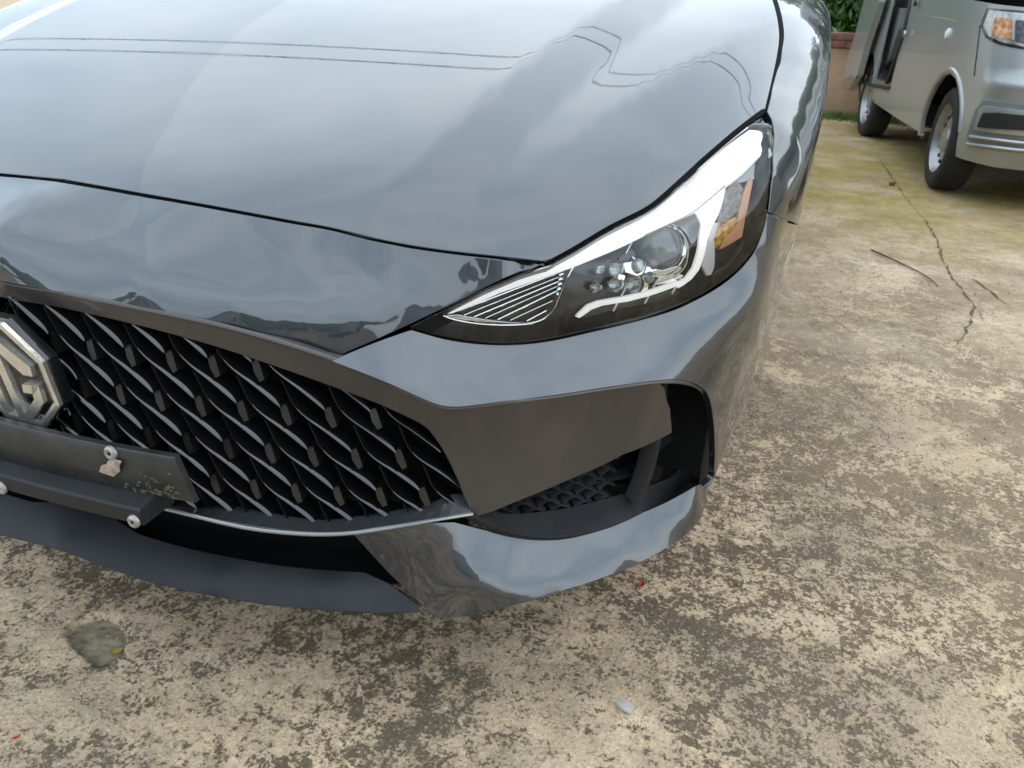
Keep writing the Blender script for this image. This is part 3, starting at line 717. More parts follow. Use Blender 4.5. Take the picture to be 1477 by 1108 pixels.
# inner fluted module with its bright outline
ltube('module_outline',[(637,454),(655,461),(690,467),(730,469),(762,467),(786,459),(799,445),(808,425),(818,402),(828,384)],.014,.0012,LAMPCH)
lpatch('module_back',[(645,455),(700,432),(760,408),(820,384),(812,412),(800,440),(785,456),(750,465),(700,464)],.03,LAMPIN,.008,.006)
for i,(a,b) in enumerate([((652,452),(812,391)),((668,455),(810,398)),((684,457),(808,405)),((700,459),(806,412)),((718,461),(803,420)),((736,462),(797,434)),((760,463),(788,448))]):
    ltube('chrome_flute',[a,b],.024,.0008 if i%2 else .0013,LAMPCH)
for k in range(5):
    ltube('flute_end',[(806-k*.8,397+k*7),(812-k,395+k*7)],.02,.0022,LAMPCH)
lpatch('flute_base',[(642,456),(660,455),(700,462),(735,466),(770,468),(745,470),(700,469),(665,464)],.018,LAMPCH,.005,.004)
def lpos(px,py,d): return fpt(f_ln,pxs(f_ln,[(px,py)],d)[0],d)
# projector with bezel
pc=lpos(950,358,.040);ax=np.array([.28,-.93,.22]);ax/=np.linalg.norm(ax)
r=.031
MB().lathe([(r*math.sin(a),r*.62*math.cos(a)) for a in np.linspace(math.pi/2,0.001,14)],pc,ax,40).build('projector_lens',BULB,lamp,smooth=True)
MB().lathe([(r*1.0,-.004),(r*.95,-.012),(.001,-.014)],pc,ax,32).build('projector_bowl',LAMPCH,lamp,smooth=True)
MB().lathe([(r*1.06,-.006),(r*1.06,.004),(r*1.0,.006),(r*1.0,-.004)],pc,ax,40).build('projector_collar',LAMPCH,lamp,smooth=True)
ltube('projector_bezel',[(903,366),(915,345),(935,330),(960,326),(980,334),(991,352),(990,378),(979,394),(962,400),(940,398)],.018,.0012,LAMPCH)
lpatch('projector_shade',[(893,372),(925,345),(1000,308),(1010,322),(1008,345),(1003,372),(995,395),(975,409),(940,416),(905,422),(895,400)],.042,GLOSSB,.008,.004)
lpatch('bright_reflector',[(962,320),(1000,306),(1009,322),(1006,345),(998,352),(992,338),(980,326)],.038,simple('grey lamp reflector',(.30,.33,.35),rough=.25,metal=.7),.005,.003)
for i,(x,y,r_) in enumerate([(865,389,6),(888,388,9),(918,384,11),(859,415,7),(887,411,9.5),(913,410,12),(935,400,9),(942,381,8)]):
    q=lpos(x,y,.028);rr=r_*.00088
    MB().lathe([(rr*math.sin(a),rr*.7*math.cos(a)) for a in np.linspace(math.pi/2,0.001,7)],q,ax,16).build('led_lens',BULB,lamp,smooth=True)
    MB().lathe([(rr*1.25,.001),(rr*1.05,-.003),(.0005,-.005)],q,ax,16).build('led_cup',LAMPCH,lamp,smooth=True)
z7=lambda L:[(x/5.538+930,y/5.538+280) for x,y in L]
lpatch('turn_reflector',z7([(520,330),(590,230),(640,240),(720,190),(745,215),(700,290),(640,340),(600,400),(560,435),(540,400)]),.018,AMBER,.004,.006)
lpatch('side_reflector',z7([(600,440),(650,345),(705,295),(748,215),(765,110),(800,-20),(845,-130),(860,-100),(840,0),(800,200),(775,340),(660,410)]),.020,SALMON,.005,.006)
lpatch('patterned_reflector',[(1035.6,320),(1044.6,277),(1062,262),(1071,272),(1066,302),(1047,319)],.022,MESHG,.004,.006)
lpatch('lamp_divider',[(1015,384),(1025,340),(1032,322),(1036,322),(1029,345),(1030,385),(1026,396),(1020,397)],.0165,WHITEP,.004,.005)
lpatch('clear_chamber',[(1048,268),(1072,250),(1096,226),(1104,200),(1100,235),(1088,258),(1070,262)],.024,simple('pale chamber plastic',(.45,.48,.5),rough=.3,coat=.5),.006,.004)
lens=trim('lamp_cover',fsurf(f_ln),pxs(f_ln,lo_,0),.010,LENS,lamp,hem=.003)
ltube('band_seam',[(930,339),(965,324),(1003,303.5),(1046,267.5)],.0115,.0007,SATIN)
for L in ([(912,370),(930,384),(955,391),(980,384),(984,390),(958,399),(925,392)],[(900,380),(912,378),(930,392),(920,398),(903,392)],[(950,402),(975,396),(986,398),(968,407),(948,410)],[(922,400),(936,402),(934,418),(922,421)],[(893,396),(902,398),(900,404),(892,403)],[(985,352),(990,356),(988,372),(983,368)]):
    lpatch('reflector_facet',L,.026,LAMPCH,.004,.002)
for L in ([(838,452),(905,437),(975,418),(980,424),(905,443),(842,458)],[(1034,392),(1050,384),(1062,370),(1080,340),(1086,345),(1068,380),(1050,398),(1030,408)]):
    lpatch('housing_step',L,.028,simple('smoked lamp step',(.06,.058,.052),rough=.35,coat=.4),.006,.006)
# left-hand lamp: same meshes mirrored
lamp2=empty('headlight',parent=car)
for o in [c for c in C.objects if c.parent==lamp]:
    me=o.data.copy();me.transform(Matrix.Scale(-1,4,(1,0,0)));me.flip_normals();me.update()
    link(o.name.split('.')[0],me,None,lamp2)
# ---- rest of the car, mostly outside the picture
def loftgrid(rows): b=MB();b.grid(np.array(rows));return b
GL=WINDOW
def cab(Y,zs,xs): return [(x,Y,z) for x,z in zip(xs,zs)]
rows=[[(x,1.40+.0*x+.16*(x/.7)**2+t*.95,.985+.03*(1-(x/.7)**2)*0+.44*t-.06*t*t-.05*(x/.7)**2*t) for x in np.linspace(-.72+.10*t,.72-.10*t,15)] for t in np.linspace(0,1,10)]
loftgrid(rows).build('windscreen',GL,car,smooth=True)
rows=[[(x,2.35+t*1.2,1.37+.06*math.sin(math.pi*(t*.8+.15))-.06*(x/.62)**2) for x in np.linspace(-.62,.62,15)] for t in np.linspace(0,1,12)]
loftgrid(rows).build('roof',PAINT,car,smooth=True)
rows=[[(x,3.55+t*.75,1.40-.34*t-.05*(x/.62)**2) for x in np.linspace(-.62-.06*t,.62+.06*t,11)] for t in np.linspace(0,1,6)]
loftgrid(rows).build('rear_window',GL,car,smooth=True)
rows=[[(x,4.3+t*.36,1.06-.05*t-.04*(x/.7)**2) for x in np.linspace(-.7,.7,11)] for t in np.linspace(0,1,4)]
loftgrid(rows).build('boot_lid',PAINT,car,smooth=True)
rows=[[(x,4.66-.25*(x/.9)**4+.02*math.sin(3*t),1.01-.78*t) for x in np.linspace(-.86,.86,15)] for t in np.linspace(0,1,8)]
loftgrid(rows).build('rear_bumper',PAINT,car,smooth=True)
prof=[(.975,.12),(.94,.06),(.88,.035),(.80,.025),(.70,.025),(.55,.04),(.40,.05),(.25,.08)]
for sx in (1,-1):
    def side(y0,y1,name,mat,zlo=0,p=prof):
        r=[[(sx*(.917-o),y,z) for z,o in p if z>=zlo] for y in np.linspace(y0,y1,6)];return loftgrid(r).build(name,mat,car,smooth=True)
    side(1.69,2.60,'front_door',PAINT);side(2.608,3.5,'rear_door',PAINT);side(3.508,4.45,'rear_wing',PAINT,.5);side(1.36,1.68,'sill_panel',PAINT,0,[(.68,.05),(.5,.06),(.25,.09)])
    loftgrid([[(sx*.80,1.70+.02,.97),(sx*.80,3.9,1.0)],[(sx*.625,2.35,1.36),(sx*.625,3.5,1.38)]]).build('side_window',GL,car)
    mr=MB();mr.lathe([(.001,-.02),(.06,-.01),(.085,.03),(.08,.07),(.05,.10),(.001,.11)],(sx*.98,2.0,1.14),(0,-1,.1),20);mr.box((sx*.90,2.0,1.07),(.12,.05,.03));mr.build('door_mirror',PAINT,car,smooth=True)
    for yy in (1.0,3.66):
        wv=empty('wheel',parent=car);c=(sx*.745,yy,.325)
        MB().lathe([(.20,.085),(.25,.095),(.30,.09),(.322,.07),(.325,0),(.322,-.07),(.30,-.09),(.20,-.085)],c,(sx,0,0),48).build('tyre',RUBBER,wv,smooth=True,ang=60)
        b=MB();b.lathe([(.205,.085),(.195,.07),(.19,-.02),(.06,-.0),(.05,.06),(.0,.065)],c,(sx,0,0),32)
        for k in range(5):
            a=2*math.pi*k/5;b.tube([np.array(c)+[sx*.055,.04*math.cos(a),.04*math.sin(a)],np.array(c)+[sx*.075,.195*math.cos(a),.195*math.sin(a)]],[.028,.02],6)
        b.build('rim',RIM,wv,smooth=True)
        MB().lathe([(.38,.03),(.38,-.25),(.0,-.25)],c,(sx,0,0),32).build('arch_liner',BLACK,wv)
MB().box((0,2.4,.27),(1.5,4.1,.12)).box((0,2.6,.6),(1.5,3.4,.6)).box((0,.75,.5),(1.1,.7,.4)).build('underbody',BLACK,car)
# ================================================================= GROUND
def ground_mat():
    m,t,p=newmat('stained concrete');ln=t.links.new
    c=nn(t,'ShaderNodeTexCoord')
    def noise(sc,det=6,ro=.6,dist=0,off=0,vec=None):
        n=nn(t,'ShaderNodeTexNoise');n.inputs['Scale'].default_value=sc;n.inputs['Detail'].default_value=det;n.inputs['Roughness'].default_value=ro;n.inputs['Distortion'].default_value=dist
        mpn=nn(t,'ShaderNodeMapping');mpn.inputs['Location'].default_value=(off,off*1.7,0);ln(vec or c.outputs['Object'],mpn.inputs[0]);ln(mpn.outputs[0],n.inputs['Vector']);return n.outputs['Fac']
    def ramp(f,a,b,ca=(0,0,0),cb=(1,1,1)):
        r=nn(t,'ShaderNodeValToRGB');r.color_ramp.elements[0].position=a;r.color_ramp.elements[1].position=b;r.color_ramp.elements[0].color=tuple(ca)+(1,);r.color_ramp.elements[1].color=tuple(cb)+(1,);ln(f,r.inputs[0]);return r.outputs[0]
    def mix(f,a,b,mode='MIX'):
        x=nn(t,'ShaderNodeMix',data_type='RGBA',blend_type=mode)
        if hasattr(f,'is_linked'): ln(f,x.inputs[0])
        else: x.inputs[0].default_value=f
        for k,v in ((6,a),(7,b)):
            if isinstance(v,tuple): x.inputs[k].default_value=v+(1,)
            else: ln(v,x.inputs[k])
        return x.outputs[2]
    def math_(op,a,b):
        x=nn(t,'ShaderNodeMath',operation=op)
        for k,v in ((0,a),(1,b)):
            if isinstance(v,(int,float)): x.inputs[k].default_value=v
            else: ln(v,x.inputs[k])
        return x.outputs[0]
    sep=nn(t,'ShaderNodeSeparateXYZ');ln(c.outputs['Object'],sep.inputs[0]);X,Y=sep.outputs[0],sep.outputs[1]
    def lin(v,a,b,lo=0.,hi=1.):
        r=nn(t,'ShaderNodeMapRange');r.inputs['From Min'].default_value=a;r.inputs['From Max'].default_value=b;r.inputs['To Min'].default_value=lo;r.inputs['To Max'].default_value=hi;ln(v,r.inputs['Value']);return r.outputs[0]
    base=mix(ramp(noise(1.6,5,.6,0,3),.35,.65),(.68,.50,.315),(.57,.44,.305))
    base=mix(ramp(noise(17,7,.72,0,5),.35,.68),base,(.78,.61,.42))
    base=mix(ramp(noise(150,4,.7,0,6),.42,.62,),mix(.45,base,(.30,.215,.13)),base)
    big=noise(1.9,6,.66,.7,11);fine=math_('ADD',math_('MULTIPLY',noise(150,8,.74,.3,1),.55),math_('MULTIPLY',noise(72,7,.7,.4,2),.45));mid=noise(21,6,.66,.3,7);pit=noise(210,4,.6,0,17)
    # brown-black weathered film, broken into soft flecks whose density drifts
    dens=math_('ADD',math_('MULTIPLY',big,.48),math_('MULTIPLY',mid,.45))
    th=math_('MULTIPLY',math_('ADD',dens,math_('MULTIPLY',fine,.95)),.8)
    near=lin(Y,.7,2.6,1,0)
    m1=ramp(th,.752,.782)
    m0=ramp(th,.70,.76)
    dark=mix(ramp(noise(130,5,.7,0,9),.35,.65),(.040,.029,.019),(.15,.108,.066))
    mm=math_('MULTIPLY',m1,lin(near,0,1,.28,.86))
    col=mix(math_('MULTIPLY',m0,.38),base,(.27,.195,.12))
    col=mix(mm,col,dark)
    col=mix(math_('MULTIPLY',ramp(pit,.60,.66),math_('MULTIPLY',near,.75)),col,(.085,.066,.042))
    # exposed aggregate
    v=nn(t,'ShaderNodeTexVoronoi');v.inputs['Scale'].default_value=120;ln(c.outputs['Object'],v.inputs['Vector'])
    peb=ramp(v.outputs['Distance'],.22,.44,(1,1,1),(0,0,0))
    pc_=mix(ramp(v.outputs['Color'],.2,.8),(.15,.13,.105),(.50,.44,.33))
    agz=ramp(noise(2.6,5,.66,.6,21),.47,.60)
    aggm=math_('MULTIPLY',math_('MULTIPLY',peb,agz),.8)
    col=mix(aggm,col,pc_)
    gap=math_('MULTIPLY',math_('SUBTRACT',1.0,peb),math_('MULTIPLY',agz,.45))
    col=mix(gap,col,(.13,.105,.070))
    # drifts of silt, paler worn areas farther away
    far=lin(Y,.9,2.6)
    right=math_('MAXIMUM',far,lin(X,.9,1.6))
    silt=math_('MULTIPLY',math_('MULTIPLY',ramp(noise(1.7,7,.68,.9,41),.42,.62),right),.70)
    col=mix(silt,col,mix(ramp(noise(11,6,.7,0,43),.35,.65),(.33,.23,.135),(.46,.335,.21)))
    pale=math_('MULTIPLY',math_('MULTIPLY',ramp(noise(2.4,8,.70,.4,31),.46,.60),far),.72)
    col=mix(pale,col,mix(ramp(noise(30,5,.7,0,33),.35,.65),(.50,.39,.27),(.72,.58,.43)))
    # green algae in the damp strip by the far vehicle
    alg=math_('MULTIPLY',math_('MULTIPLY',ramp(noise(1.5,8,.68,.5,51),.36,.56),math_('MULTIPLY',lin(Y,2.9,4.1),lin(Y,16,8.5))),.82)
    col=mix(alg,col,mix(ramp(noise(7,6,.7,0,53),.3,.7),(.22,.165,.035),(.42,.32,.075)))
    ln(col,p.inputs['Base Color'])
    p.inputs['Specular IOR Level'].default_value=.3
    r=nn(t,'ShaderNodeMapRange');r.inputs['To Min'].default_value=.72;r.inputs['To Max'].default_value=.95;ln(fine,r.inputs['Value']);ln(r.outputs[0],p.inputs['Roughness'])
    h=math_('ADD',math_('MULTIPLY',m1,-.35),math_('ADD',math_('MULTIPLY',fine,.7),math_('MULTIPLY',math_('MULTIPLY',peb,aggm),.8)))
    b=nn(t,'ShaderNodeBump');b.inputs['Strength'].default_value=.8;b.inputs['Distance'].default_value=.004;ln(h,b.inputs['Height']);ln(b.outputs[0],p.inputs['Normal'])
    return m
GM=ground_mat()
GXY=lambda x,y:at_z(x,y,0)[:2]
# pothole outline and cracks located on the ground
POT=np.array([GXY(*p) for p in [(93,912),(104,897),(122,888),(150,884),(172,890),(181,903),(184,922),(177,938),(166,952),(150,958),(134,955),(121,942),(104,931)]])
CRK=[[(1318,300),(1338,322),(1352,345),(1358,372),(1372,398),(1388,420),(1404,440),(1418,462)],[(1372,398),(1400,402),(1428,420),(1450,438),(1477,447)],[(1404,440),(1398,470),(1380,500)],[(1224,650),(1262,660),(1284,664)],[(1005,975),(1060,985),(1110,990)],[(1265,225),(1290,262),(1318,300)]]
CRK=[np.array([GXY(*p) for p in l]) for l in CRK]
def polydist(P,l):
    d=np.full(len(P),9.)
    for a,b in zip(l[:-1],l[1:]):
        e=b-a;t=np.clip(((P-a)@e)/(e@e),0,1);d=np.minimum(d,np.linalg.norm(P-a-t[:,None]*e,axis=1))
    return d
def vn(P,sc,seed):
    r=np.random.default_rng(seed);T=r.random((64,64));q=P*sc;i=np.floor(q).astype(int);f=q-i;f=f*f*(3-2*f);g=lambda a,b:T[a%64,b%64]
    return (g(i[:,0],i[:,1])*(1-f[:,0])+g(i[:,0]+1,i[:,1])*f[:,0])*(1-f[:,1])+(g(i[:,0],i[:,1]+1)*(1-f[:,0])+g(i[:,0]+1,i[:,1]+1)*f[:,0])*f[:,1]
def axis(lo,hi,h,far_):
    a=list(np.arange(lo,hi,h));st=h
    x=a[-1];
    while x<far_: st*=1.12;x+=st;a.append(x)
    x=a[0];st=h;pre=[]
    while x>-far_: st*=1.12;x-=st;pre.append(x)
    return np.array(pre[::-1]+a)
gx_=axis(-.35,1.7,.0065,300);gy_=axis(-.25,1.2,.0065,300)
GX,GY=np.meshgrid(gx_,gy_);Q=np.stack([GX.ravel(),GY.ravel()],1)
z=np.zeros(len(Q));nearm=(np.abs(Q)<12).all(1);Z=np.zeros(nearm.sum());N_=Q[nearm]
Z+=.006*(vn(N_,2.1,1)-.5)+.0035*(vn(N_,9,2)-.5)+.0022*(vn(N_,33,3)-.5)+.0016*(vn(N_,70,4)-.5)
wob=.008*(vn(N_,28,5)-.5)
inn=inpoly(N_,POT);dd=np.clip(dpoly(N_,POT)+wob*inn,0,1)
Z-=inn*np.clip(dd/.004,0,1)*.024
z[nearm]=Z
V=np.column_stack([Q,z]);nx_,ny_=len(gx_),len(gy_)
I=np.arange(nx_*ny_).reshape(ny_,nx_);F=np.stack([I[:-1,:-1],I[:-1,1:],I[1:,1:],I[1:,:-1]],-1).reshape(-1,4)
me=bpy.data.meshes.new('ground');me.vertices.add(len(V));me.vertices.foreach_set('co',V.ravel().astype(np.float32));me.loops.add(F.size);me.loops.foreach_set('vertex_index',F.ravel().astype(np.int32))
me.polygons.add(len(F));me.polygons.foreach_set('loop_start',np.arange(0,F.size,4,dtype=np.int32));me.update(calc_edges=True);me.shade_smooth()
ground=link('ground',me,GM,kind='structure')
# bare mortar bottom of the pothole, and the cracks
def gz(x,y): return 0.
HOLE=simple('bare grey mortar',(.27,.225,.155),rough=.95,bump=1,bscale=90,var=.35,vscale=45)
b=MB();cpt=POT.mean(0);ring=[cpt+(q-cpt)*.93 for q in POT]
gxx,gyy=np.meshgrid(np.linspace(POT[:,0].min(),POT[:,0].max(),44),np.linspace(POT[:,1].min(),POT[:,1].max(),36));QQ=np.stack([gxx.ravel(),gyy.ravel()],1)
zz=-.0135+.006*(vn(QQ,38,12)-.5)+.0035*(vn(QQ,110,13)-.5)+.05*np.clip(.010-np.where(inpoly(QQ,POT),dpoly(QQ,POT),-.0),0,1)*0
zz[~inpoly(QQ,POT)]=-.02
b.grid(np.column_stack([QQ,zz]).reshape(36,44,3));b.build('pothole_floor',HOLE,smooth=True,kind='structure')
CRM=simple('dark crack line',(.12,.092,.06),rough=1)  # one dark tone for the flat crack strips
b=MB()
for l in CRK:
    pl=[l[0]]
    for a,c_ in zip(l[:-1],l[1:]):
        nseg=max(2,int(np.linalg.norm(c_-a)/.035))
        for k in range(1,nseg+1): pl.append(a+(c_-a)*k/nseg+rng.normal(0,.0045,2)*(k<nseg))
    pl=np.array(pl);T_=np.gradient(pl,axis=0);T_/=np.linalg.norm(T_,axis=1)[:,None];nrm=np.stack([-T_[:,1],T_[:,0]],1)
    wd=np.abs(rng.normal(.0025,.0018,len(pl)))[:,None]*np.sin(np.linspace(.15,math.pi-.1,len(pl)))[:,None]*(1+.5*(pl[:,1:2]>1.5))
    A=np.hstack([pl-nrm*wd,np.full((len(pl),1),.0035)]);B=np.hstack([pl+nrm*wd,np.full((len(pl),1),.0035)]);b.grid(np.stack([A,B],0)[:, ::-1])
b.build('ground_crack',CRM,kind='structure')
# little things lying about
def chip(name,px,py,w_,h_,t_,rz,mat,label,cat):
    p=at_z(px,py,0);o=empty(name,(p[0],p[1],.004),rz,label,cat)
    pts=[(w_*.5*a+random.uniform(-.1,.1)*w_,h_*.5*c+random.uniform(-.1,.1)*h_,0) for a,c in ((-1,-.8),(-.2,-1),(1,-.9),(1,.2),(.9,1),(-.3,.95),(-1,.7))]
    o2=MB().prism(pts,(0,0,t_)).build(name+'_body',mat,None,bevel=t_*.2);me=o2.data;bpy.data.objects.remove(o2);bpy.data.objects.remove(o)
    o=link(name,me,None);o.location=(p[0],p[1],.003);o.rotation_euler=(.05,.03,rz);return tag(o,label,cat)
chip('stone_chip',901,1023,.028,.015,.006,-.35,simple('pale grey stone',(.42,.38,.36),rough=.8,var=.2,vscale=80),'pale grey flat chip lying on the concrete in the foreground','stone')
def petal(px,py,s_,label):
    p=at_z(px,py,0);rows=[]
    for u in np.linspace(-1,1,7): rows.append([(u*s_,v*s_*.55*math.sqrt(max(0,1-u*u))+.1*s_*u*u,.004+s_*(.5*u*u+.6*abs(v))) for v in np.linspace(-1,1,5)])
    b=MB();b.grid(np.array(rows));o=b.build('fallen_petal',RED,smooth=True);o.location=(p[0],p[1],0);o.rotation_euler=(0,0,1.1)
    m=o.modifiers.new('t','SOLIDIFY');m.thickness=.0008;return tag(o,label,'petal')
RED=simple('red petal',(.38,.045,.03),rough=.5,var=.3,vscale=60)
petal(924,849,.009,'small curled red petal on the concrete below the bumper corner')
petal(26,1068,.005,'tiny red petal at the bottom left of the concrete')
YEL=simple('dry yellow leaf',(.40,.26,.05),rough=.7,var=.3,vscale=60)
p=at_z(168,942,-.012);b=MB();b.grid(np.array([[(u*.012,v*.006*(1-u*u),.002+.003*u*u) for v in (-1,0,1)] for u in np.linspace(-1,1,6)]));o=b.build('dry_leaf',YEL,smooth=True);o.location=(p[0],p[1],-.009);o.rotation_euler=(0,0,.6);tag(o,'dry yellow leaf scrap inside the small pothole','leaf')
# grit scattered over the concrete
b=MB()
for _ in range(5200):
    x=random.uniform(-.5,2.6);y=random.uniform(-.5,3.2);r_=random.choice([.0012,.0018,.0025,.0035])*random.uniform(.7,1.3)
    v=[(x+r_*math.cos(a)*random.uniform(.7,1.3),y+r_*math.sin(a)*random.uniform(.7,1.3),.0012) for a in (0,1.57,3.14,4.71)]+[(x+r_*.1,y,.0015+r_*random.uniform(.5,1))]
    b.add(v,[(0,1,4),(1,2,4),(2,3,4),(3,0,4)])
b.build('grit',simple('loose grit',(.27,.235,.18),rough=.9,var=.6,vscale=9),kind='stuff')

_tw=smooth_line([(1256,362),(1285,375),(1318,391),(1336,401),(1353,415)],4)
b=MB().tube(np.array([[*GXY(x,y),.006] for x,y in _tw]),np.linspace(.0035,.002,len(_tw)),5);tag(b.build('twig',simple('dark dry twig',(.05,.038,.025),rough=.9),smooth=True),'thin dark curved twig lying on the concrete between the cars','twig')
# ================================================================= THE SILVER VAN
class Wall:
    """vertical wall following a plan line; q arc length, inward normal"""
    def __init__(s,pts,t0=0):
        pts=np.array(pts,float);t=np.concatenate([[0],np.cumsum(np.linalg.norm(np.diff(pts,axis=0),axis=1))]);s.ss=np.linspace(0,t[-1],1400);s.pp=spline(t,pts)(s.ss)
        s.ss=s.ss-t0;g=np.gradient(s.pp,axis=0);g/=np.linalg.norm(g,axis=1)[:,None];s.nn=np.stack([-g[:,1],g[:,0]],1)
    def body(s,q,z,off):
        q=np.asarray(q,float);p=np.stack([np.interp(q,s.ss,s.pp[:,k]) for k in (0,1)],-1);n=np.stack([np.interp(q,s.ss,s.nn[:,k]) for k in (0,1)],-1)
        p=p+n*np.asarray(off)[...,None];return np.concatenate([p,np.asarray(z,float)[...,None]*np.ones(p.shape[:-1]+(1,))],-1)
    def at(s,x,y,off):
        d=ray(x,y);q=s.pp+s.nn*off;rel=q-CAM[:2];cr=rel[:,0]*d[1]-rel[:,1]*d[0];fw=rel@d[:2]
        idx=np.where((cr[:-1]*cr[1:]<=0)&(fw[:-1]>0))[0];best=None
        for i in idx:
            a=cr[i]/(cr[i]-cr[i+1]);t=(fw[i]*(1-a)+fw[i+1]*a)/(d[:2]@d[:2])
            if best is None or t<best[1]: best=(s.ss[i]+a*(s.ss[1]-s.ss[0]),t)
        if best is None:
            k=np.argmin(np.abs(cr)/np.linalg.norm(rel,axis=1));t=fw[k]/(d[:2]@d[:2]);return s.ss[k],CAM[2]+d[2]*t
        return best[0],CAM[2]+d[2]*best[1]
# van frame: origin = front wheel on the visible side, u to the rear, v across, measured from the tyre contacts
VA=at_z(1334,270,0);VB=at_z(1237,195,0);VU=(VB-VA)[:2];VWB=float(np.linalg.norm(VU));VU/=VWB;VV=np.array([VU[1],-VU[0]])
print('van',VA,VB,VWB)
def vp(u,v): return VA[:2]+VU*u+VV*v
def vloc(u,v,z): q=vp(u,v);return np.array([q[0],q[1],z])
# plan line from the rear of the visible side, forwards, round the corner and across the front
_side=[(3.0,.03),(2.4,.0),(1.6,-.02),(.9,-.03),(.3,-.03),(-.15,-.02),(-.38,.03),(-.52,.13),(-.60,.30),(-.65,.52),(-.67,.8),(-.65,1.08),(-.60,1.30),(-.52,1.47),(-.38,1.57),(-.15,1.62),(.3,1.63),(.9,1.63),(1.6,1.62),(2.4,1.6),(3.0,1.57)]
VW=Wall([vp(u,v) for u,v in _side],0)
_du=[vp(u,v) for u,v in _side]
VW.nn=VW.nn*(1 if ((vp(1.5,.8)-VW.pp[300])@VW.nn[300])>0 else -1)
vorient=VW
def vpx(pts,off=0.,f=None):
    out=[]
    for p in pts:
        if p[0]=='s': out.append(p[1:]);continue
        o=off
        for _ in range(8):
            q,z=VW.at(p[0],p[1],o);o=off+(float(f(np.array([[q,z]]))[0]) if f else 0)
        out.append((q,z))
    return np.array(out)
def vprof(UV):
    z=UV[:,1];q=UV[:,0]
    return .02*np.clip((z-.75)/.5,0,1)**2*.5+.035*np.clip((.45-z)/.25,0,1)**2+.0
def vfn(d=0.,f=vprof): return lambda UV: VW.body(UV[:,0],UV[:,1],f(UV)+d)
van=empty('silver_van',(VA[0],VA[1],0),0,'silver minivan with its side door slid open, parked behind the dark car','van')
van.matrix_world=Matrix.Translation((VA[0],VA[1],0))
VOFF=Vector((-VA[0],-VA[1],0))
VPA=paint('silver van paint',(.37,.39,.385),flake=.1,rough=.38,metal=.5,peel=.02)
_p=VPA.node_tree.nodes['Principled BSDF'];_p.inputs['Coat Weight'].default_value=.5;_p.inputs['Coat IOR'].default_value=1.5
VBL=simple('van black seals',(.015,.015,.016),rough=.6);VGR=simple('grey trim and groove shade',(.20,.205,.21),rough=.45,metal=.3,var=.2,vscale=6)
print('vq',vpx([(1361,202),(1365,231),(1320,191),(1350,0),(1420,20),(1477,100)]), VW.ss[-1])
q_=lambda x,y,o=0.:tuple(vpx([(x,y)],o,vprof)[0])
def vpatch(name,poly,d,mat,h=.03,hem=.02,f=vprof,parent=None,px=True):
    P=vpx(poly,d,f) if px else np.array(poly,float)
    o=trim(name,vfn(d,f),P,h,mat,parent or van,hem=hem,flip=VFLIP);return o
_t0=VW.body(np.array([1.0]),np.array([.5]),np.array([0.]))[0];_t1=VW.body(np.array([1.01]),np.array([.5]),np.array([0.]))[0];_t2=VW.body(np.array([1.0]),np.array([.51]),np.array([0.]))[0]
_n=np.cross(_t1-_t0,_t2-_t0);VFLIP=bool(_n[:2]@VW.nn[400]>0)
# side from the bumper corner to the rear wheel, with the wheel openings cut out
WQ=q_(1334,270)[0];RQ=q_(1237,195)[0];print('WQ',WQ,RQ)
def archpts(qc,r=.345,z0=.31,n=11,a0=-12,a1=192,sq=.93): return [(qc+sq*r*math.cos(math.radians(a)),z0+r*math.sin(math.radians(a))) for a in np.linspace(a0,a1,n)]
ZB=.27;ZT=1.12
sgn=1 if WQ>RQ else -1
# front quarter: jamb line ~ q at px 1300,80
QJ=q_(1300,60)[0];QL=q_(1262,60)[0];print('QJ',QJ,QL)
fr=[(QJ,ZT)]+[(QJ,ZB+.06)]+[(QJ,ZB+.02)]
ap=archpts(WQ)
ap=ap if ap[0][0]<ap[-1][0] else ap[::-1]      # increasing q
poly=[(QJ,.36),(ap[0][0]-.0,.27)]+ap[0:]+[(WQ+.375,.235),(WQ+.55,.225)]+[(WQ+.62,.50),(WQ+.60,.85),(WQ+.52,1.0),(QJ,ZT+.0)]
def hoodprof(UV):
    return vprof(UV)
# wheel-arch lip
def vtube(name,pts,d,r,mat,parent=None,px=True):
    P=vpx(pts,d,vprof) if px else np.array(pts,float);X=VW.body(P[:,0],P[:,1],vprof(P)+d);return MB().tube(X,r,8).build(name,mat,parent or van,smooth=True)
vtube('arch_lip',archpts(WQ,r=.362,n=24,a0=10,a1=188),.004,.016,VPA,px=False)
# bumper and front
FQ=WQ+.62
def fprof(UV):
    q,z=UV[:,0],UV[:,1];o=vprof(UV)
    t=np.clip((q-FQ+.25)/.3,0,1)*np.clip((FQ+1.9-q)/.3,0,1)
    return o+t*(.10*np.clip((z-.62)/.4,0,1)**1.6-.02*np.exp(-((z-.50)/.10)**2)-.035*np.exp(-((z-.635)/.045)**2)+.05*np.clip((.36-z)/.15,0,1))
side=trim('van_front_quarter',lambda UV:VW.body(UV[:,0],UV[:,1],fprof(UV)),np.array(poly),.03,VPA,van,hem=.02,flip=VFLIP)
bump=trim('van_front_bumper',lambda UV:VW.body(UV[:,0],UV[:,1],fprof(UV)-.004),np.array([(WQ+.40,.235),(WQ+.60,.222),(FQ+1.7,.222),(FQ+1.9,.24),(FQ+1.9,.80),(FQ+1.5,.80),(WQ+.75,.80),(WQ+.58,.80),(WQ+.47,.74),(WQ+.42,.55)]),.035,VPA,van,hem=.03,flip=VFLIP)
def fp(pts,d): return vpx(pts,d,fprof)
def fpatch(name,pts,d,mat,h=.02,hem=.02,parent=None): return trim(name,lambda UV:VW.body(UV[:,0],UV[:,1],fprof(UV)+d),fp(pts,d),h,mat,parent or van,hem=hem,flip=VFLIP)
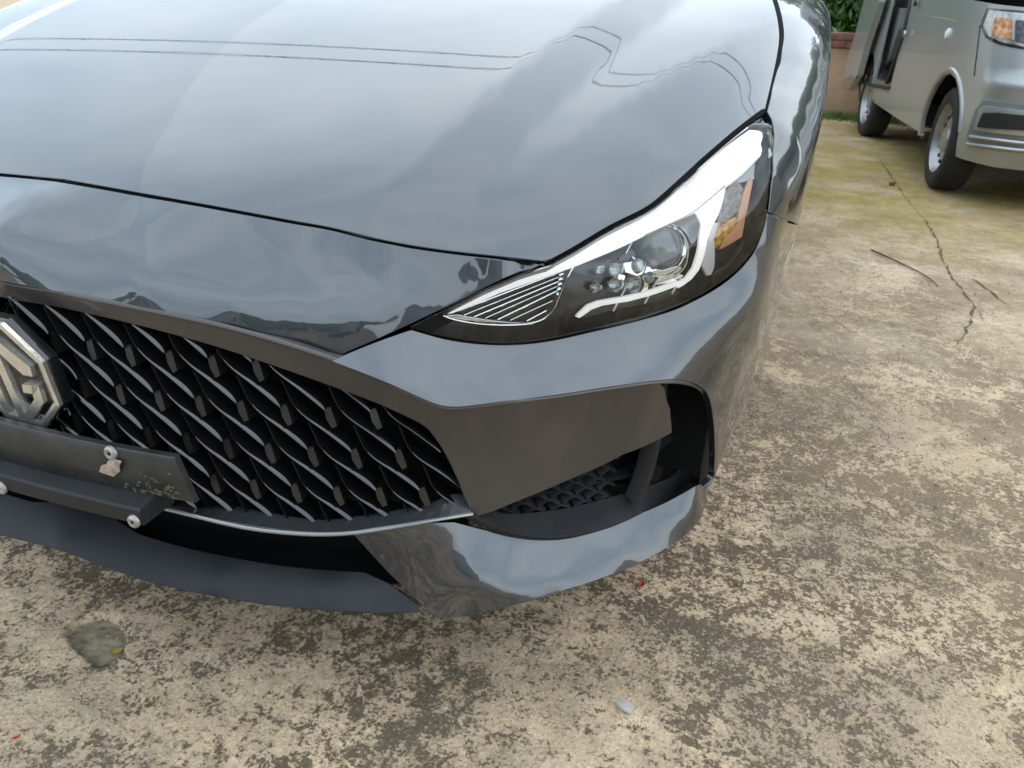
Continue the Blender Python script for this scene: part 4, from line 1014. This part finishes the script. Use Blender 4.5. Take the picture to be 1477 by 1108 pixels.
bon=trim('van_bonnet',lambda UV:VW.body(UV[:,0],UV[:,1],fprof(UV)+.02),np.array([(WQ+.62,.83),(FQ+1.45,.83),(FQ+1.5,1.32),(WQ+.50,1.32)]),.04,VPA,van,hem=.03,flip=VFLIP)
# fog-lamp surround, greyed to stand for the shade of its groove
z5=lambda L:[(x/2.771+1080,y/2.771) for x,y in L]
fpatch('fog_surround',z5([(872,540),(905,440),(935,400),(1010,408),(1200,432),(1260,440),(1230,570),(1200,608),(1100,612),(880,585)]),-.014,VGR,.02,.03)
fpatch('fog_recess_rim',z5([(902,505),(922,432),(950,424),(1200,452),(1190,548),(1110,545),(900,520)]),-.026,VPA,.02,.02)
fpatch('fog_recess',z5([(912,505),(935,452),(1000,452),(1190,470),(1180,525),(1110,522),(915,508)]),-.034,VBL,.02,.01)
for a in ((873,575,1105,602,1230,600),(885,545,1100,572,1240,575)):
    P=fp(smooth_line(z5([(a[0],a[1]),(a[2],a[3]),(a[4],a[5])]),8),-.018);X=VW.body(P[:,0],P[:,1],fprof(P)-.018);MB().tube(X,.011,8).build('bumper_moulding',SATIN,van,smooth=True)
# lamp
vl=empty('headlight',parent=van)
def lpv(name,pts,d,mat,hem=.01): return trim(name,lambda UV:VW.body(UV[:,0],UV[:,1],fprof(UV)+d),fp(pts,d),.02,mat,vl,hem=hem,flip=VFLIP)
lpv('lamp_housing',z5([(925,100),(950,32),(1100,44),(1240,55),(1240,215),(1120,200),(1000,178),(945,150)]),-.006,GLOSSB)
lpv('lamp_bowl',z5([(938,100),(962,42),(1100,54),(1230,66),(1230,200),(1110,188),(1010,168),(955,140)]),-.012,simple('van lamp reflector',(.5,.5,.5),rough=.2,metal=.8,var=.3,vscale=30))
lpv('indicator',z5([(968,110),(985,68),(1055,75),(1048,158),(1000,152),(975,138)]),-.018,simple('pale amber indicator',(.62,.33,.16),rough=.35,coat=.5,var=.6,vscale=40))
lpv('main_beam',z5([(1070,80),(1140,86),(1230,95),(1225,185),(1130,180),(1066,165)]),-.018,simple('dark lamp bowl',(.10,.10,.10),rough=.2,metal=.6,var=.5,vscale=60))
P=fp(z5([(1062,78),(1058,160)]),-.02);X=VW.body(P[:,0],P[:,1],fprof(P)-.024);MB().tube(X,.006,6).build('lamp_rib',SATIN,vl,smooth=True)
# sill, pillar opening and sliding door
trim('sill',vfn(.01),np.array([(RQ+.33,.30),(WQ-.33,.27),(QJ+.01,.36),(QJ+.01,.42),(QL-.02,.42),(RQ+.33,.42)]) if sgn>0 else None,.03,VPA,van,hem=.02,flip=VFLIP)
trim('sill_step',vfn(.015),np.array([(QL-.02,.42),(QJ,.42),(QJ,.47),(QL-.02,.47)]),.03,SATIN,van,hem=.05,flip=VFLIP)
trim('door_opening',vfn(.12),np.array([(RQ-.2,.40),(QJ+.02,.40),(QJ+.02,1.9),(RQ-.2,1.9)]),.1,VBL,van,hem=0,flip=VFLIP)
def vq(name,pts,d,mat,hem=.03,h=.03): return trim(name,vfn(d),vpx(pts,d,vprof),h,mat,van,hem=hem,flip=VFLIP)
vq('pillar_trim',[(1279,-60),(1281,12),(1301,12),(1296,43),(1282,86),(1266,112),(1256,108),(1264,72),(1274,28),(1276,-60)],.07,VGR,.04)
vq('pillar_face',[(1262,-60),(1268,0),(1262,40),(1252,80),(1246,104),(1252,112),(1262,78),(1272,30),(1278,0),(1276,-60)],.05,VGR,.03)
vtube('front_seal',[(1320,-60),(1312,12),(1304,50),(1291,88),(1279,120)],-.004,.016,VBL)
vtube('rear_seal',[(1276,-60),(1276,5),(1268,45),(1256,85),(1240,118)],.02,.014,VBL)
vtube('door_track',[(1240,118),(1262,124),(1284,127)],-.0,.014,VBL)
vtube('door_arm',[(1251,84),(1247,100),(1243,120)],-.02,.02,VBL)
for x,y in ((1258,4),(1272,10),(1268,32),(1322,4),(1305,49)):
    P=vpx([(x,y)],-.02,vprof);X=VW.body(P[:,0],P[:,1],vprof(P)-.02)[0];MB().lathe([(.024,-.0),(.022,.012),(.0,.014)],X,(VV*-1).tolist()+[0],12).build('hinge_bolt',GLOSSB if x!=1305 else SATIN,van,smooth=True)
MB().lathe([(.035,-.02),(.030,.012),(.015,.02),(.0,.021)],VW.body(*[np.array([v]) for v in vpx([(1368,49)],0,vprof)[0]],np.array([0.]))[0],(VV*-1).tolist()+[0],14).build('side_repeater',simple('pale side lamp',(.7,.72,.72),rough=.2,coat=1),van,smooth=True)
# waistline crease as a raised fold
vtube('waist_fold',[(1312,19),(1345,24),(1380,31),(1407,34)],.004,.006,VPA)
P=fp([(1414,36),(1411,60),(1408,85),(1405,110)],-.001);MB().tube(VW.body(P[:,0],P[:,1],fprof(P)-.001),.0035,6).build('panel_gap',VBL,van,smooth=True)
# slid-open door standing proud of the flank
DOORD=-.09
dp=[(1246,-60),(1246,0),(1235,43),(1224,78),(1213,118),(1216,126),(1224,130),(1236,108),(1247,66),(1262,20),(1268,0),(1268,-60)]
f_d=vfn(DOORD);dd_=vpx(dp,DOORD,vprof);sd_=trim('sliding_door',f_d,dd_,.03,VPA,van,hem=.05,flip=VFLIP)
trim('door_bottom_trim',vfn(DOORD-.006),vpx([(1213,116),(1216,127),(1224,131),(1233,113),(1228,108)],DOORD-.006,vprof),.02,SATIN,van,hem=.03,flip=VFLIP)
# rear quarter
rp=archpts(RQ,n=9);rp=rp if rp[0][0]<rp[-1][0] else rp[::-1]
trim('van_rear_quarter',vfn(.0),np.array([(RQ-.9,.32),(RQ-.34,.3)]+rp+[(RQ+.34,.44),(RQ+.34,.55),(RQ+.30,ZT),(RQ-.9,ZT)]) if True else None,.05,VPA,van,hem=.02,flip=VFLIP)
def rail(q0,q1,z0,z1,name,mat,d=0.): return trim(name,vfn(d,lambda UV:vprof(UV)+.25*np.clip(UV[:,1]-1.12,0,2)),np.array([(q0,z0),(q1,z0),(q1,z1),(q0,z1)]),.08,mat,van,hem=.03,flip=VFLIP)
rail(RQ-.9,QL-.5,1.13,1.75,'rear_side_window',WINDOW);rail(QJ,WQ+.1,1.13,1.7,'front_side_window',WINDOW)
b=MB()
for v0,v1,z in ((.12,1.48,1.78),(.25,1.35,1.85)):
    pass
b.prism([vloc(.1,.14,1.72),vloc(.1,1.46,1.72),vloc(3.0,1.46,1.74),vloc(3.0,.14,1.74)],(0,0,.10));b.build('van_roof',VPA,van,bevel=.04)
b=MB();b.grid(np.array([[vloc(-.40,.1,1.31),vloc(-.46,.8,1.31),vloc(-.40,1.5,1.31)],[vloc(.12,.16,1.74),vloc(.08,.8,1.76),vloc(.12,1.44,1.74)]]));b.build('van_windscreen',WINDOW,van,smooth=True)
MB().prism([vloc(-.3,.25,.22),vloc(-.3,1.4,.22),vloc(2.8,1.4,.22),vloc(2.8,.25,.22)],(0,0,.16)).build('van_underbody',BLACK,van)
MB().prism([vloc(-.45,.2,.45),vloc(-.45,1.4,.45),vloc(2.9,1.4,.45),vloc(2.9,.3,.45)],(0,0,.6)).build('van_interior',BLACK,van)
for u in (0,VWB):
    for side_ in (0,1):
        wv=empty('wheel',parent=van);v0=.0+.06 if side_==0 else 1.54;c=vloc(u,v0+.03,.292);sx=-1 if side_==0 else 1
        axd=(VV*sx).tolist()+[0]
        if u==0: # slightly steered
            a=math.radians(-4);axd=[axd[0]*math.cos(a)-axd[1]*math.sin(a),axd[0]*math.sin(a)+axd[1]*math.cos(a),0]
        MB().lathe([(.195,.07),(.23,.085),(.27,.082),(.288,.066),(.292,.03),(.292,-.06),(.28,-.085),(.22,-.085)],c,axd,48).build('tyre',RUBBER,wv,smooth=True,ang=60)
        b=MB();b.lathe([(.198,.078),(.190,.066),(.180,.03),(.165,.02),(.14,.035),(.11,.045),(.075,.04),(.07,.06),(.04,.068),(0,.07)],c,axd,40);b.build('rim',RIM,wv,smooth=True,ang=50)
        A3=np.array(axd);u3=np.cross(A3,[0,0,1.]);b=MB();
        for k in range(14):
            a=2*math.pi*k/14;p=np.array(c)+A3*.040+(math.cos(a)*u3+math.sin(a)*np.array([0,0,1.]))*.140;b.lathe([(.0135,.0),(.0135,-.012),(0,-.012)],p,A3,8);b.lathe([(.0135,.0),(.010,.002),(0,.002)],p+A3*.004,A3,8)
        b.build('rim_slot',VBL,wv)
        b=MB()
        for k in range(4):
            a=2*math.pi*k/4+.5;p=np.array(c)+A3*.050+(math.cos(a)*u3+math.sin(a)*np.array([0,0,1.]))*.05;b.lathe([(.010,-.01),(.010,.018),(0,.02)],p,A3,6)
        b.build('wheel_nut',SATIN,wv)
        if sx<0:
            b=MB().lathe([(.37,.02),(.37,-.25),(.0,-.25)],c,[(VV*sx)[0],(VV*sx)[1],0],32);b.F=[f for f in b.F if min(b.V[k][2] for k in f)>.2];b.build('arch_liner',BLACK,wv)
# parts were built in world space: move their data into the van's frame
for o in [o for o in C.objects if o.parent==van or (o.parent and o.parent.parent==van)]:
    if o.type=='MESH': o.data.transform(Matrix.Translation(VOFF))
# ================================================================= BOUNDARY WALL, PLANTS, SURROUNDINGS
WP=at_z(1215,170,0);print('wall foot',WP)
wa=at_z(1170,167,0);wb_=at_z(1230,171,0);WD=(wb_-wa)[:2];WD/=np.linalg.norm(WD);WN=np.array([-WD[1],WD[0]])
WDIR=np.array([1.,-.02]);WDIR/=np.linalg.norm(WDIR);WN=np.array([-WDIR[1],WDIR[0]])
W0=WP[:2]
d_=ray(1200,45);t=((W0-CAM[:2])@WN)/(d_[:2]@WN);WH=float((CAM+t*d_)[2]);print('wall height',WH)
WH=float(np.clip(WH,.5,1.4))
rzW=math.atan2(WDIR[1],WDIR[0])
wall=empty('boundary_wall',(W0[0],W0[1],0),rzW,'low rendered wall with a red brick coping behind the cars','wall')
RENDER=simple('weathered tan render',(.46,.30,.19),rough=.9,bump=.6,bscale=30,var=.28,vscale=2.3)
BRICK=simple('red brick',(.235,.10,.072),rough=.85,bump=.6,bscale=60,var=.3,vscale=11);MORT=simple('grey mortar',(.36,.31,.25),rough=.95)
bh=.075
MB().box((-1,.09,(WH-2*bh)/2),(16,.16,WH-2*bh)).build('wall_face',RENDER,wall)
MB().box((-1,.09,WH-bh),(16,.15,2*bh-.02)).build('mortar_bed',MORT,wall)
bm_=MB().box((0,0,0),(.205,.19,.062)).build('brick',BRICK,wall,bevel=.006);bme=bm_.data;first=True
for r in range(2):
    for k in range(-18,19):
        x=k*.217+.108*r
        if first: o=bm_;first=False
        else: o=bm_.copy();C.objects.link(o)
        o.location=(x,.088-.006*r+random.uniform(-.004,.004),WH-2*bh+.036+r*.073);o.rotation_euler=(0,random.uniform(-.01,.01),random.uniform(-.02,.02))
# plants behind the wall: real leaf clumps
LEAF=[simple('green leaf',(.045,.13,.025),rough=.45,var=.5,vscale=5),simple('light green leaf',(.10,.22,.04),rough=.45,var=.4,vscale=5)]
def wl(x,y,z=0): q=W0+WDIR*x+WN*y;return np.array([q[0],q[1],z])
def bush(name,cx,cy,r,h,n,label,cat,group,z0=0,ls=.055,mats=LEAF,stem=True,loc=None):
    base=loc if loc is not None else wl(cx,cy);o=empty(name,(base[0],base[1],z0),0,label,cat,group)
    lob=[(random.uniform(-.6,.6)*r,random.uniform(-.6,.6)*r,random.uniform(.3,.85)*h,random.uniform(.35,.6)*r) for _ in range(9)]
    for mi,m in enumerate(mats):
        b=MB();V=[];F=[]
        for _ in range(n//len(mats)):
            lx,ly,lz,lr=random.choice(lob);v=rng.normal(size=3);v/=np.linalg.norm(v);p=np.array([lx,ly,lz])+v*lr*random.uniform(.55,1.05)*np.array([1,1,.9])
            if p[2]<.03: continue
            a=rng.normal(size=3);a/=np.linalg.norm(a);c=np.cross(a,v+rng.normal(size=3)*.5);c/=np.linalg.norm(c)+1e-9;s_=ls*random.uniform(.6,1.4)
            i=len(V);V+= [p-a*s_,p-c*s_*.38,p+a*s_+v*s_*.2,p+c*s_*.38];F.append((i,i+1,i+2,i+3))
        b.V=[tuple(x) for x in V];b.F=F;me=mesh('foliage',b.V,b.F);link('foliage',me,m,o)
    if stem:
        b=MB()
        for k in range(5):
            lx,ly,lz,lr=lob[k];b.tube([(0,0,0),(lx*.3,ly*.3,lz*.4),(lx,ly,lz)],[.03*h,.018*h,.006*h],6)
        b.build('stem',simple('bark',(.10,.075,.05),rough=.9,var=.3),o,smooth=True)
    return o
SL=['leftmost shrub behind the low wall, far behind the dark car','shrub behind the low wall, second from the left','shrub behind the low wall left of the gap beside the dark car','bright green shrub above the brick coping between dark car and van','shrub behind the wall next to the open sliding door of the van','rightmost shrub behind the wall, hidden by the van']
for i,(x,y,r,h) in enumerate([(-3.4,1.1,.8,1.9),(-2.2,1.2,.75,1.7),(-1.1,1.0,.7,1.8),(-.15,1.1,.75,1.6),(.8,1.2,.7,1.9),(2.0,1.1,.8,1.8)]):
    bush('shrub',x,y,r,h+.9,12000 if abs(x)<1.6 else 5000,SL[i],'shrub','shrubs behind the low wall',z0=.0,ls=.045)
# grass and weeds at the wall foot
GRM=simple('grass blades',(.12,.20,.035),rough=.6,var=.45,vscale=6)
V=[];F=[]
for _ in range(5200):
    x=random.gauss(-.15,.8);y=-abs(random.gauss(0,.13))-.01;p=wl(x,y,0);h=random.uniform(.02,.07)*(1.3 if abs(x)<.5 else .7);a=random.uniform(0,6.28);l=random.uniform(0,.04);dx,dy=math.cos(a),math.sin(a);i=len(V)
    V+=[(p[0]-dy*.003,p[1]+dx*.003,0),(p[0]+dy*.003,p[1]-dx*.003,0),(p[0]+dx*l,p[1]+dy*l,h)];F.append((i,i+1,i+2))
link('grass',mesh('grass',V,F),GRM,kind='stuff')
b=MB()
for _ in range(420):
    p=wl(random.uniform(-3,3),-random.expovariate(7)-.03);r_=random.uniform(.006,.03)
    pts=[(p[0]+r_*math.cos(a)*random.uniform(.6,1.2),p[1]+r_*math.sin(a)*random.uniform(.6,1.2),0) for a in np.linspace(0,6.28,6)[:-1]];top=[(p[0]+(x-p[0])*.5,p[1]+(y-p[1])*.5,r_*.7) for x,y,_z in pts]
    b.add(pts+top,[(k,(k+1)%5,(k+1)%5+5,k+5) for k in range(5)]+[(5,6,7,8,9)])
b.build('rubble',simple('dirt and rubble',(.19,.14,.09),rough=.95,var=.5,vscale=7),kind='stuff')
# pale curved plastic piece by the wall foot
p=at_z(1193,166,0);R_=[]
for u in np.linspace(0,1,11):
    R_.append([(-.17+.32*u,.10-.14*v,.012+.16*(1-u)**.7*math.sin(math.pi*(.12+.8*v))) for v in np.linspace(0,1,6)])
b=MB();b.grid(np.array(R_));o=b.build('plastic_sheet',simple('pale bluish plastic',(.62,.68,.70),rough=.35,coat=.3,var=.15,vscale=9),smooth=True);o.location=(p[0],p[1],.002);m=o.modifiers.new('s','SOLIDIFY');m.thickness=.004
tag(o,'curved pale plastic sheet lying on the grass by the wall foot','plastic sheet')
chip('paper_scrap',1221,163,.07,.045,.012,.3,simple('off white scrap',(.55,.52,.45),rough=.8),'small off-white scrap on the ground beside the van rear wheel','litter')
chip('mortar_lump',1286,268,.035,.03,.018,.3,simple('dark clod',(.10,.075,.045),rough=.95),'small dark clod on the green-stained concrete left of the van front wheel','clod')
# surroundings that only show as reflections in the paint
PALE=simple('pale house wall',(.40,.37,.33),rough=.9,var=.15,vscale=.8);ROOF=simple('dull roof sheet',(.12,.10,.09),rough=.7)
def house(x,y,w_,d_,h_,rz,label,mat):
    o=empty('house',(x,y,0),rz,label,'house');MB().box((0,0,h_/2),(w_,d_,h_)).build('wall',mat,o)
    b=MB();b.prism([(-w_/2-.4,-d_/2-.4,h_),(w_/2+.4,-d_/2-.4,h_),(w_/2+.4,0,h_+1.2)][:0] or [(-w_/2-.4,-d_/2-.4,h_+.02),(-w_/2-.4,d_/2+.4,h_+.02),(-w_/2-.4,0,h_+1.0)],(w_+.8,0,0));b.build('roof',ROOF,o)
    n=int(w_/2.2)
    for fl in range(int(h_/2.9)):
        for k in range(n):
            xx=-w_/2+(k+.5)*w_/n
            for sy in (-1,1):
                wn=MB().box((xx,sy*(d_/2+.02),1.5+2.9*fl),(1.1,.06,1.2)).build('window',SATIN,o);MB().box((xx,sy*(d_/2+.055),1.5+2.9*fl),(.96,.03,1.06)).build('pane',WINDOW,wn)
    return o
def tree(x,y,h,r,label,n=9000):
    o=bush('tree',0,0,r,h*.75,n,label,'tree',None,z0=h*.28,ls=.13,stem=False,loc=np.array([x,y,0]))
    MB().tube([(0,0,-h*.28),(.05*h,0,h*.05),(.02*h,.03*h,h*.35)],[.045*h,.035*h,.015*h],10).build('trunk',simple('tree bark',(.09,.07,.05),rough=.95,bump=.5,bscale=12),o,smooth=True);return o
house(-3.5,-20,15,6,3.6,.05,'long pale single-storey house behind the photographer, seen only in reflections',PALE)
house(11,-20,7,6,5.8,-.3,'two-storey pale house behind the photographer, seen only in reflections',simple('grey house wall',(.30,.29,.28),rough=.9))
tree(-12,-14,4.6,1.9,'broad green tree left of the yard, seen only in reflections')
tree(3.2,-17,4.2,1.6,'round green tree in front of the houses, seen only in reflections')
for _i,(_x,_y,_h,_r,_l) in enumerate([(-9,11.5,4.6,2.2,'leftmost tree of the row behind the boundary wall'),(-5.2,12.6,5.0,2.1,'second tree from the left behind the boundary wall'),(-1.4,12.0,4.2,1.9,'tree behind the wall straight beyond the dark car'),(2.4,12.8,4.6,2.0,'tree behind the wall beyond the gap between the vehicles'),(6.2,12.2,6.0,2.4,'tree behind the wall beyond the silver van'),(10.2,12.4,7.2,2.8,'tall tree behind the wall, right of the silver van'),(14.5,14.0,8.0,3.0,'tallest tree, far right behind the wall')]): tree(_x,_y,_h,_r,_l,6000)  # tree row added behind the wall; tall right-hand ones darken the fender's reflection
house(-4.0,21,9,7,6.0,.1,'two-storey house far behind the wall, mirrored in the bonnet',simple('beige house wall',(.36,.32,.27),rough=.9))
house(15,10,8,10,6.0,1.5,'pale house beyond the van, outside the picture',PALE)
# overhead cables, mirrored in the bonnet; traced back by reflecting the view off the paint
def reflect_to(px,py,z):
    P=hit_hood(px,py);n=normals(hoodfn,np.array([P[:2]]))[0];d=ray(px,py);d/=np.linalg.norm(d);r=d-2*(d@n)*n;return P+r*((z-P[2])/r[2])
CAB=simple('black cable',(.015,.015,.013),rough=.7)
for (a,b_,rr) in (((60,56),(640,76),.013),((60,72),(640,95),.013)):
    A=reflect_to(*a,5.2);B=reflect_to(*b_,5.2);print('cable',A,B)
    D=B-A;D/=np.linalg.norm(D);pts=[A+D*t for t in np.linspace(-26,26,53)]
    pts=[p+np.array([0,0,.0006*(t*t)]) for p,t in zip(pts,np.linspace(-26,26,53))]
    tag(MB().tube(pts,rr,6).build('overhead_cable',CAB),('upper' if b_[1]<80 else 'lower')+' of the two dark cable lines mirrored across the bonnet','cable','overhead cables above the yard')
